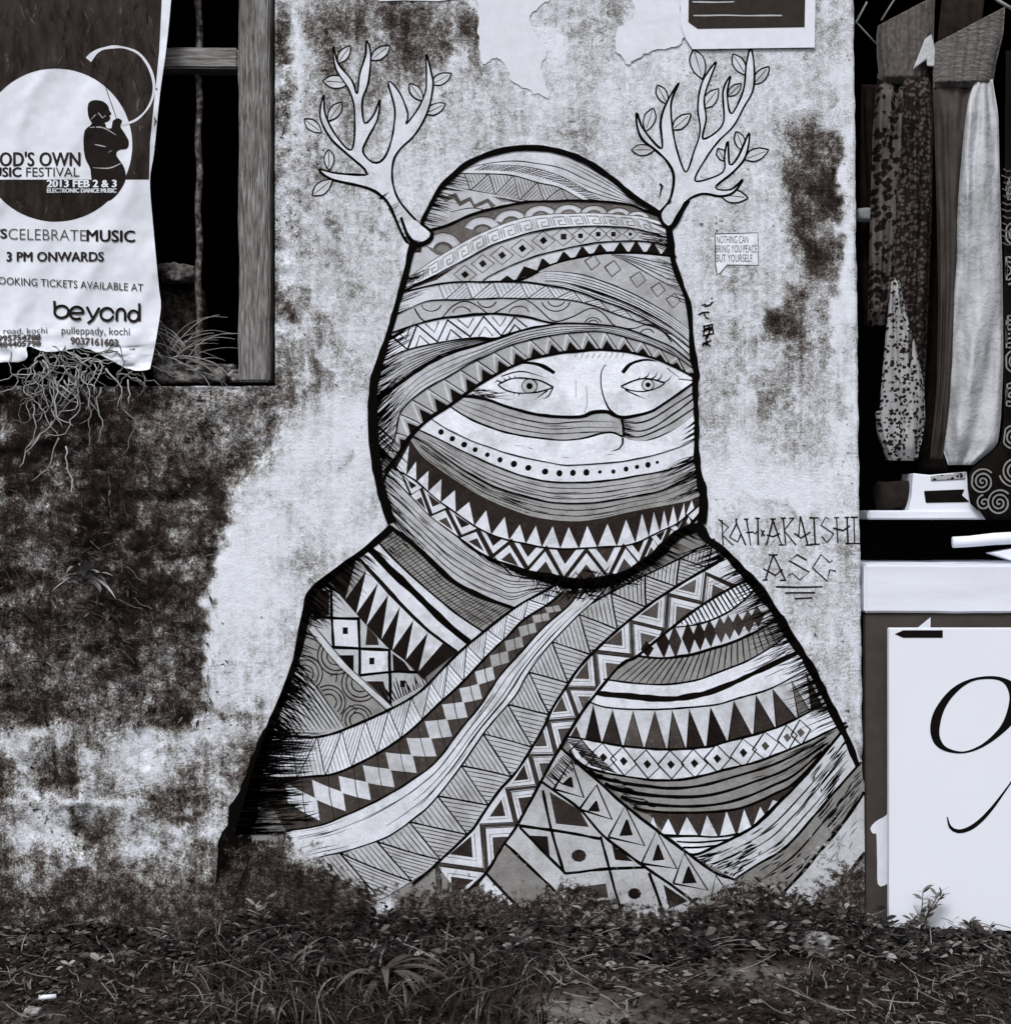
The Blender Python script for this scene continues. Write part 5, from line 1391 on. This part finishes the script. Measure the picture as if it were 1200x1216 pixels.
# garments
def garment(name, rows, Y0, depth, material, parent=None, nf=5, amp=.006, seed=0, ny=90, nxg=34, tuck=True, hemmed=True):
    rows = np.array(rows, float); ys = np.linspace(rows[0, 0], rows[-1, 0], ny)
    xl = np.interp(ys, rows[:, 0], rows[:, 1]); xr = np.interp(ys, rows[:, 0], rows[:, 2])
    k = np.ones(5) / 5
    pad = lambda a: np.convolve(np.pad(a, 2, mode='edge'), k, 'valid')
    xl, xr = pad(xl), pad(xr)
    V, F = [], []
    for j, y in enumerate(ys):
        for side in (0, 1):
            for i in range(nxg):
                t = i / (nxg - 1) if side == 0 else 1 - i / (nxg - 1)
                x = xl[j] + (xr[j] - xl[j]) * t
                h = math.sqrt(max(0, 1 - (2 * t - 1) ** 2))
                f = .55 * amp * math.sin(2 * math.pi * (nf * t + .5 * math.sin(y / 130 + seed)) + seed)
                f += amp * 3.0 * (float(vnoise(t * nf * 1.7 + seed + y / 300, y / 110, seed)) - .5) + amp * 1.0 * (float(vnoise(t * 9 + seed - y / 200, y / 38, seed + 1)) - .5)
                e = j / (ny - 1); g_ = min(1, .25 + .75 * e / .09) * (min(1, .45 + .55 * (1 - e) / .07) if hemmed else 1)
                g_ = max(0., g_) if tuck else (min(1, .45 + .55 * (1 - e) / .1) if hemmed else 1)
                f *= g_
                Y = Y0 + (-(depth * h * g_) - f * min(1, 3 * h) if side == 0 else depth * h * .7)
                V.append(W(x, y, Y))
    m = 2 * nxg
    for j in range(ny - 1):
        for i in range(m):
            F.append((j * m + i, (j + 1) * m + i, (j + 1) * m + (i + 1) % m, j * m + (i + 1) % m))
    F.append(tuple(range(m))); F.append(tuple((ny - 1) * m + i for i in range(m))[::-1])
    me = mesh_pd(name, V, F, True)
    bm = bmesh.new(); bm.from_mesh(me); bmesh.ops.recalc_face_normals(bm, faces=bm.faces); bm.to_mesh(me); bm.free()
    me.polygons.foreach_set('use_smooth', [True] * len(me.polygons))
    return link(name, me, material, parent)
# slanted waist: move the top rows of a garment
def slant(o, x0, x1, d0, d1, ytop, ybot):
    for v in o.data.vertices:
        k = (D + v.co.y) / D
        px = 600 + v.co.x / (S * k); py = 608 - (v.co.z - ZC) / (S * k)
        w = max(0, min(1, (ybot - py) / (ybot - ytop))); t = max(0, min(1, (px - x0) / (x1 - x0)))
        v.co.z -= (d0 + (d1 - d0) * t) * w * S * k
t1_ = empty('printed_trousers', W(1068, 545, .16))
o = garment('waistband', [(0, 1042, 1110), (20, 1040, 1109), (60, 1041, 1108), (100, 1044, 1105)], .155, .034, M['fabric_brown'], None, 9, .005, 3, 40, tuck=False); slant(o, 1042, 1110, 30, -6, 0, 90); kid(o, t1_)
kid(garment('leg', [(84, 1042, 1086), (150, 1036, 1084), (250, 1033, 1080), (330, 1031, 1074), (388, 1030, 1062)], .165, .036, M['print_floral'], None, 4, .008, 1), t1_)
kid(garment('leg', [(76, 1068, 1106), (150, 1066, 1107), (250, 1062, 1106), (350, 1057, 1102), (440, 1052, 1098), (480, 1050, 1096)], .15, .038, M['print_dark'], None, 4, .008, 2), t1_)
kid(garment('leg_lower', [(330, 1058, 1068), (370, 1054, 1076), (400, 1051, 1086), (460, 1046, 1097), (500, 1043, 1098), (525, 1047, 1094), (547, 1056, 1088)], .126, .026, M['print_light'], None, 3, .007, 5), t1_)
kid(garment('hem', [(488, 1039, 1062), (515, 1041, 1062), (546, 1052, 1068)], .15, .02, M['print_light'], None, 3, .006, 6, 24), t1_)
kid(prism('lining', [(1084, 82), (1098, 46), (1106, 40), (1115, 79), (1101, 78), (1100, 70)], .11, .116, M['fabric_pale']), t1_)
tag(t1_, 'dark patterned trousers with smocked waist hanging beside the wall', 'trousers')
t2_ = empty('pale_trousers', W(1160, 550, .12))
o = garment('waistband', [(10, 1108, 1193), (40, 1107, 1191), (75, 1107, 1182), (104, 1108, 1178)], .12, .034, M['fabric_waist'], None, 13, .003, 4, 60, tuck=False); slant(o, 1108, 1192, 42, -2, 10, 100); kid(o, t2_)
kid(garment('leg', [(92, 1107, 1160), (150, 1109, 1152), (250, 1112, 1142), (350, 1114, 1136), (460, 1112, 1130), (545, 1104, 1122)], .122, .040, M['fabric_leg'], None, 3, .007, 8), t2_)
kid(garment('leg', [(94, 1158, 1178), (112, 1150, 1181), (135, 1146, 1185), (220, 1138, 1187), (330, 1131, 1190), (430, 1122, 1191), (500, 1117, 1188), (535, 1118, 1183), (552, 1127, 1150)], .105, .036, M['fabric_pale'], None, 2, .012, 9), t2_)
tag(t2_, 'pale cotton trousers with a smocked brown waist on a hanger', 'trousers')
t3_ = empty('spiral_print_dress', W(1190, 615, .16))
kid(garment('cloth', [(60, 1194, 1262), (300, 1192, 1264), (500, 1192, 1268), (536, 1186, 1268), (552, 1150, 1270), (585, 1149, 1268), (604, 1156, 1262), (618, 1176, 1240)], .085, .012, M['bag'], None, 3, .003, 15), t3_)
sp = Art(lambda x, y: 0 * x + .064, .001, 1e-5, None, M['print'])
sq = []
for cx, cy, r in ((1196, 225, 15), (1195, 320, 18), (1198, 395, 22), (1200, 470, 16), (1166, 572, 15), (1186, 597, 15), (1204, 560, 18), (1206, 278, 16), (1203, 520, 16), (1206, 430, 14), (1168, 597, 9)):
    a = np.linspace(.6, 2 * math.pi * (r / 5.2), int(r * 5)); rad = a / a[-1] * r
    pts = [(cx + rr * math.cos(t), cy + rr * math.sin(t) * 1.05) for rr, t in zip(rad, a) if cx + rr * math.cos(t) > np.interp(cy + rr * math.sin(t) * 1.05, [60, 300, 500, 536, 552, 585, 604, 618], [1196, 1194, 1194, 1189, 1154, 1153, 1160, 1180])]
    if len(pts) > 3:
        q = sp.part('spiral_print'); sq.append(q); sp.stroke(q, pts, 1.9, .5, sm=False, jit=0)
for k in range(12): q = sp.part('wavy_print'); sq.append(q); sp.stroke(q, [(1188 + R.uniform(0, 3), 200 + k * 8), (1196, 203 + k * 8), (1206, 200 + k * 8)], 1.5, .33)
sp.build()
for q in sq: kid(q['obj'], t3_)
tag(t3_, 'black cloth printed with pale spirals at the right edge', 'dress')
t4_ = garment('dark_garment', [(100, 1016, 1036), (200, 1014, 1042), (330, 1016, 1040), (388, 1020, 1036)], .26, .02, M['fabric_dark'], None, 3, .006, 21); t4_.location.x += .012
tag(t4_, 'plain dark garment hanging behind the printed trousers', 'garment')
t5_ = garment('dark_garment', [(-20, 1120, 1170), (200, 1096, 1150), (420, 1098, 1130), (560, 1090, 1124)], .30, .02, M['fabric_dark'], None, 3, .006, 22)
tag(t5_, 'plain brown garment hanging between the two pairs of trousers', 'garment')
def hanger(label, pts, r=.0022):
    o = tube('clothes_hanger', [W(*q) for q in pts], [r] * len(pts), M['metal'], None, 6); tag(o, label, 'hanger', 'hangers on the shop rail'); return o
hanger('thin wire hanger end beside the wall edge above the dark garment', [(1029, 2, .2), (1016, 26, .2), (1020, 30, .2), (1040, 52, .2)])
hanger('pale hanger arm at the top right above the spiral printed cloth', [(1150, -40, .12), (1184, 0, .12), (1204, 12, .12)], .004)
hanger('wire hanger holding the printed trousers', [(1046, 24, .15), (1080, -30, .15), (1106, 2, .15)])
o = tube('garment_rail', [W(1000, -60, .16), W(1700, -60, .16)], [.012, .012], M['metal'], None, 12); tag(o, 'metal rail above the frame carrying the hangers', 'rail')
ring = [(1021 + 14 * math.cos(t), 250 + 9 * math.sin(t), .22) for t in np.linspace(0, 2 * math.pi, 20)]
cup = link('pouch_mesh', rock_mesh('pouch_mesh', 13 * S, .02, 9 * S, 93, 3, .12), M['fabric_pale']); cup.location = W(1028, 255, .21); cup.name = 'cloth_pouch'  # pale cloth pouch hanging here, no lamp
tag(cup, 'small pale pouch hanging low against the dark garment', 'pouch')

# ------------------------------------------------------------------ plants, roots, litter
def strips(name, data, material, parent=None):
    """data: list of (points Nx3, widths N, side vector, value) -> ribbons in one mesh"""
    V, F, A = [], [], []
    for P, w, side, val in data:
        b = len(V); n = len(P)
        for p_, ww in zip(P, w):
            V.append(p_ - side * ww / 2); V.append(p_ + side * ww / 2); A += [val, val]
        for i in range(n - 1): F.append((b + 2 * i, b + 2 * i + 1, b + 2 * i + 3, b + 2 * i + 2))
    me = mesh_pd(name, V, F, True); set_point_attr(me, 'pv', A)
    return link(name, me, material, parent)
def blade(x, y, z, h, w, lean, az, val, droop=.3, seg=4, bias=0.):
    d = np.array([math.cos(az), math.sin(az), 0]); t = np.linspace(0, 1, seg + 1)
    P = np.array([x, y, z]) + np.outer(h * lean * t ** 1.7, d) + np.outer(h * (t - droop * t ** 2.4), [0, 0, 1])
    s_ = np.array([-d[1], d[0], 0]) * .8 + np.array([random.uniform(-.5, .5), 0, 0]); s_ /= np.linalg.norm(s_)
    return (P, w * (1 - t ** 1.8) * (1 - .3 * (1 - t)), s_, val)
def leaf(P0, d, L, w, val, up=.3):
    d = np.array(d, float); d /= np.linalg.norm(d)
    t = np.array([0, .25, .55, .8, 1.]); sag = np.array([0, .12, .12, -.02, -.25]) * up
    P = np.array(P0) + np.outer(t * L, d) + np.outer(sag * L, [0, 0, 1])
    s_ = np.cross(d, [random.uniform(-.6, .6), random.uniform(-1, .2), 1]); s_ /= (np.linalg.norm(s_) + 1e-9)
    return (P, w * np.array([.15, .8, 1, .6, .04]), s_, val)

rp_ = random.Random(11)
def gz(x, y): return float(ground_z(np.array(x), np.array(y)))
D_ = []
dens = lambda px: np.interp(px, [-100, 200, 260, 640, 700, 900, 1000, 1300], [.7, .75, 1, 1, .35, .35, .8, .9])
for _ in range(9000):
    px = rp_.uniform(-120, 1320)
    if rp_.random() > dens(px): continue
    if rp_.random() < .8 * float(bare(px, 1104 + 126 * .4)) and px > 640: continue
    py = 1104 + 126 * rp_.random() ** 1.4
    x, y, _z = G(px, max(1106, py)); y = min(y, -.008 if px < 1030 else -.06)
    dark = 250 < px < 650
    h = rp_.uniform(.018, .07) * (1.5 if dark else .8)
    val = rp_.choice((.05, .06, .08, .1, .14, .22, .4)) * (.85 if dark else 1.2)  # middle stretch coloured darker for the black shade between the blades
    az = rp_.uniform(math.pi, 2 * math.pi) if y > -.08 else rp_.uniform(0, 6.28)
    D_.append(blade(x, y, gz(x, y) - .004, h, rp_.uniform(.0014, .0036) * (1.35 if dark else 1), rp_.uniform(.3, 1.2), az, val, rp_.uniform(.3, .9)))
for _ in range(420):
    px = rp_.uniform(230, 660); py = rp_.uniform(1108, 1215); x, y, _z = G(px, py)
    D_.append(blade(x, min(y, -.02), gz(x, y) - .004, rp_.uniform(.05, .13), rp_.uniform(.003, .0068), rp_.uniform(.4, 1.2), rp_.uniform(0, 6.28), rp_.choice((.07, .1, .14, .2, .3, .42)), rp_.uniform(.5, 1.0), 6))
o = strips('grass', D_, M['leaf']); tag(o, 'short mixed grass along the foot of the wall', 'grass', kind='stuff')
D_ = []
for _ in range(11000):
    px = rp_.uniform(-120, 1320); py = 1100 + 130 * rp_.random()
    x, y, _z = G(px, max(py, 1106)); y = min(y, -.008 if px < 1030 else -.06)
    a = rp_.uniform(0, 6.28)
    if 250 < px < 640 and rp_.random() < .5: continue
    if rp_.random() < .7 * float(bare(px, py)): continue
    val = rp_.choice((.05, .07, .09, .12, .17, .24, .34)) * (.7 if 280 < px < 640 else (1.25 if 640 < px < 960 else 1.0))  # deep shade among the long grass put into the litter colour
    L = rp_.uniform(.007, .022)
    D_.append(leaf((x, y, gz(x, y) + rp_.uniform(0, .008)), (math.cos(a), math.sin(a), rp_.uniform(-.1, .45)), L, L * rp_.uniform(.25, .5), val))
o = strips('leaf_litter', D_, M['dry']); tag(o, 'dry fallen leaves and crumbs scattered over the soil', 'leaf litter', kind='stuff')
D_ = []
TOPX = [-60, 60, 250, 280, 330, 420, 520, 600, 650, 700, 740, 800, 860, 930, 1000, 1040, 1060, 1320]
TOPY = [1066, 1088, 1096, 1066, 1050, 1072, 1084, 1092, 1066, 1092, 1100, 1090, 1056, 1048, 1062, 1090, 1107, 1106]
for _ in range(3000):       # leafy weeds against the wall foot
    px = rp_.uniform(-60, 1320)
    if px < 240 and rp_.random() < .55: continue
    py = 1104 + 50 * rp_.random() ** 1.8
    top = np.interp(px, TOPX, TOPY) + rp_.uniform(-10, 12) + 26 * (float(vnoise(px / 22., 3.3, 8)) - .4)
    hgt = max(.008, (1112 - top) * S * rp_.random() ** 1.3)
    x, y, _z = G(px, max(1106, py)); y = min(y, -.012 if px < 1030 else -.066)
    base = np.array([x, y, gz(x, y) - .003]); tip = base + np.array([rp_.uniform(-.03, .03), -rp_.uniform(0, .03), hgt])
    val = rp_.choice((.04, .05, .07, .09, .13, .22, .34))
    D_.append((np.array([base, (base + tip) / 2 + [rp_.uniform(-.005, .005), 0, 0], tip]), np.array([.0014, .0012, .0008]), np.array([1., 0, 0]), val))
    for k in range(rp_.randint(5, 9)):
        t = rp_.uniform(.15, 1); a = rp_.uniform(math.pi * .9, 2.1 * math.pi); L = rp_.uniform(.008, .024)
        D_.append(leaf(base + (tip - base) * t, (math.cos(a), math.sin(a) * .6, rp_.uniform(-.3, .7)), L, L * rp_.uniform(.3, .6), val * rp_.uniform(.6, 1.6)))
o = strips('creeping_weeds', D_, M['leaf']); tag(o, 'small leafy weeds creeping along the foot of the wall', 'weeds', kind='stuff')
D_ = []
for _ in range(700):       # moss and dead creepers clinging to the dark wall
    px = rp_.uniform(-60, 250); py = rp_.uniform(640, 850) if rp_.random() < .75 else rp_.uniform(470, 640)
    x, y, z = W(px, py, .004); a = rp_.uniform(-3.4, .3)
    n = rp_.randint(3, 7); P = [np.array([x, y, z])]
    for i in range(n):
        a += rp_.uniform(-.5, .5); P.append(P[-1] + np.array([math.cos(a) * .007, rp_.uniform(-.006, .0035), math.sin(a) * .007]))
    D_.append((np.array(P), np.full(n + 1, rp_.uniform(.0007, .0016)), np.array([.5, 0, .86]), rp_.choice((.1, .16, .22, .3, .4))))
    if rp_.random() < .6: D_.append(leaf(P[-1], (math.cos(a), -.5, math.sin(a)), rp_.uniform(.008, .018), .005, rp_.choice((.08, .12, .2, .3))))
o = strips('dead_creeper', D_, M['dry']); tag(o, 'dry creeper stems and moss clinging to the dark patch of wall', 'creeper', kind='stuff')
D_ = []
for _ in range(520):       # dry twigs and straw
    px = rp_.uniform(-100, 1300); py = rp_.uniform(1104, 1225)
    x, y, _z = G(px, max(1107, py)); y = min(y, -.02 if px < 1030 else -.07); z = gz(x, y) + rp_.uniform(.004, .035)
    a = rp_.uniform(0, 3.14); L = rp_.uniform(.02, .09); d = np.array([math.cos(a), math.sin(a) * .5, rp_.uniform(-.5, .6)])
    t = np.linspace(-.5, .5, 5); P = np.array([x, y, z + .008]) + np.outer(t * L, d) + np.outer((t ** 2) * L * rp_.uniform(-.5, .5), [0, 0, 1])
    P[:, 2] = np.maximum(P[:, 2], .002); P[:, 1] = np.minimum(P[:, 1], -.004 if px < 1030 else -.056)
    D_.append((P, np.full(5, rp_.uniform(.0009, .0019)), np.array([.3, 0, .95]), rp_.choice((.22, .3, .4, .5))))
o = strips('dry_straw', D_, M['dry']); tag(o, 'dry straw and thin twigs lying on the soil', 'straw', kind='stuff')

def plant(name, px, py, label, n, L, w, val, rise=.6, onwall=None, narrow=False, cat='plant'):
    x, y, z = G(px, py) if onwall is None else W(px, py, onwall)
    if onwall is None: z = float(ground_z(np.array(x), np.array(y)))
    root = empty(name, (x, y, z)); 
    r = random.Random(name + str(px))
    st = tube('stem', [(0, 0, 0), (.002, -.004, L * rise * .35)], [.004, .003], M['leaf'], root, 6, .2)
    for k in range(n):
        a = math.pi + math.pi * (k + .5) / n * 1.0 + r.uniform(-.25, .25) if onwall is not None else 2 * math.pi * r.random()
        el = r.uniform(.15, 1.1) * rise
        d = np.array([math.cos(a) * math.cos(el), math.sin(a) * math.cos(el), math.sin(el)])
        if onwall is not None:
            a = r.uniform(-.5, 3.6); d = np.array([math.cos(a), -.45, math.sin(a) * .8]); d /= np.linalg.norm(d)
        t = np.linspace(0, 1, 8); Ln = L * r.uniform(.4, 1.15)
        P = np.outer(t * Ln, d) + np.outer(-t ** 2.4 * Ln * r.uniform(.3, .75), [0, 0, 1]) + [0, 0, L * rise * .3 * r.random()]
        s_ = np.cross(d, [0, 0, 1]); s_ /= np.linalg.norm(s_)
        ww = w * np.array([.35, .7, .95, 1, .92, .7, .4, .03]) * r.uniform(.8, 1.15)
        V, F = [], []
        for i in range(8):                                 # V-shaped leaf with a midrib
            V += [P[i] - s_ * ww[i] / 2 + [0, 0, ww[i] * .18], P[i], P[i] + s_ * ww[i] / 2 + [0, 0, ww[i] * .18]]
        for i in range(7):
            b = 3 * i; F += [(b, b + 1, b + 4, b + 3), (b + 1, b + 2, b + 5, b + 4)]
        me = mesh_pd('leaf', V, F, True); set_point_attr(me, 'pv', [val * r.uniform(.7, 1.4)] * len(V))
        link('leaf', me, M['leaf'], root)
    tag(root, label, cat); return root
plant('strap_leaf_plant', 455, 1172, 'dark plant with long drooping strap leaves below the scarf end', 22, .15, .017, .22, .75)
plant('strap_leaf_plant', 345, 1172, 'smaller dark grassy plant left of the long leaved one', 9, .11, .009, .24, 1.0)
plant('strap_leaf_plant', 560, 1178, 'low dark narrow leaved tuft right of the long leaved plant', 9, .09, .008, .2, .8)
plant('wall_plant', 100, 690, 'small leafy plant growing out of the dark mossy wall', 17, .075, .017, .5, .8, -.02)
plant('wall_plant', 52, 790, 'thin dry tuft growing from the dark wall below the small plant', 9, .06, .006, .42, .7, -.01)
# sprig in front of the sign board
def sprig(px, py, hpx, label, seed, lean=0.):
    x, y, _ = G(px, py); y = min(y, -.075); root = empty('weed_sprig', (x, y, 0)); r = random.Random(seed)
    for s in range(3):
        H = hpx * S * r.uniform(.6, 1.0); dx = lean + r.uniform(-.03, .035)
        pts = [(dx * t * t, -.01 * t, H * t) for t in (0, .3, .6, 1)]
        tube('stem', pts, [.002, .0016, .0012, .0008], M['leaf'], root, 5, .2)
        for k in range(15):
            t = r.uniform(.25, 1.0); a = r.uniform(0, 6.28); L = r.uniform(.014, .026)
            q = leaf((dx * t * t, -.01 * t, H * t), (math.cos(a), math.sin(a) * .5, r.uniform(.1, .9)), L, L * .28, r.uniform(.22, .5))
            o = strips('leaf', [q], M['leaf'], root)
    tag(root, label, 'weed'); return root
sprig(1092, 1116, 66, 'tall feathery weed in front of the white sign board', 5, .025)
sprig(1072, 1118, 34, 'short weed at the lower corner of the white sign board', 6)
sprig(690, 1112, 52, 'thin upright weed in front of the dotted foot of the mural', 8, .01)
sprig(936, 1110, 62, 'bushy weed against the wall below the hanging shawl end', 9, -.01)
sprig(312, 1112, 60, 'dark upright weed at the lower left edge of the painted cloak', 10, .015)
sprig(30, 1116, 54, 'straggly weed near the left edge below the mottled wall', 11, .02)
sprig(1160, 1120, 30, 'low bushy weed under the right part of the sign board', 7)

# stones
def stone(px, py, sx, sy, sz, seed, label, material=None, grp=None):
    x, y, _ = G(px, py); z = float(ground_z(np.array(x), np.array(y)))
    o = link('stone', rock_mesh('stone', sx, sy, sz, seed, 3, .3), material or M['stone']); o.location = (x, y, z + sz * .35); tag(o, label, 'stone', grp); return o
stone(968, 1146, .03, .026, .022, 201, 'pale chunk of broken plaster on the ground below the signature')
stone(318, 1206, .018, .015, .012, 204, 'small grey pebble in the grass at lower left', M['brick'])
stone(38, 1208, .016, .014, .012, 205, 'small pale pebble at the bottom left corner')
a = G(56, 1199); o = tube('cigarette_end', [(a[0] - .014, a[1], .02), (a[0] + .014, a[1] + .004, .021)], [.0042, .0042], M['paper'], None, 10); tag(o, 'short white cigarette end lying in the litter at lower left', 'cigarette end')

# dry roots hanging from the cavity below the poster, straw in the window corner
def root_strand(r, x, y, Y, steps, ang, wig=.5, s0=7, drop=.25):
    P = [(x, y, Y)]
    for _ in range(steps):
        ang += r.uniform(-wig, wig); ang = ang * (1 - drop) + (math.pi / 2) * drop
        x += s0 * math.cos(ang); y += s0 * math.sin(ang); Y += r.uniform(-.004, .003)
        P.append((x, y, max(-.06, min(-.008, Y))))
    return P
def strand_obj(name, strands, rad, vals, label, cat):
    V, F, A = [], [], []
    for P, v in zip(strands, vals):
        pts = [W(*q) for q in P]; n = len(pts)
        v_, f_ = tube_geo(pts, [rad * (1 - .6 * i / n) for i in range(n)], 5)
        b = len(V); V += [tuple(q) for q in v_]; F += [tuple(b + i for i in f) for f in f_]; A += [v] * len(v_)
    me = mesh_pd(name, V, F, True); set_point_attr(me, 'pv', A)
    o = link(name, me, M['dry']); tag(o, label, cat); return o
r = random.Random(21); st = []
for k in range(75):
    x = r.choice((r.uniform(35, 60), r.uniform(55, 110), r.uniform(100, 175))); y = r.uniform(408, 452)
    n = r.randint(6, 20) if x < 100 else r.randint(4, 9)
    st.append(root_strand(r, x, y, -.02, n, r.uniform(-.6, 3.7), 1.1, 6, .16))
for x, y, n in ((62, 500, 6), (70, 520, 9), (78, 530, 9), (48, 515, 7), (145, 470, 12), (120, 460, 10), (40, 480, 9)): st.append(root_strand(r, x, y, -.02, n, 1.4, .9, 7, .3))
strand_obj('dry_roots', st, .0017, [r.uniform(.36, .68) for _ in st], 'tangle of pale dry roots hanging below the crumpled poster', 'roots')
st = []
for k in range(40):
    x0, y0 = r.uniform(192, 225), r.uniform(408, 440); a = r.uniform(-2.6, .3); n = r.randint(6, 13); P = [(x0, y0, .03)]
    x, y = x0, y0
    for i in range(n):
        a += r.uniform(.0, .22) * (1 if math.cos(a) > 0 else -1); x += 7 * math.cos(a); y += 7 * math.sin(a); P.append((min(x, 318), y, -.012 if x > 270 or x < 192 else .02))
    st.append(P)
strand_obj('dry_straw_tuft', st, .0012, [r.uniform(.34, .6) for _ in st], 'tuft of dry straw arching out of the window corner', 'straw')
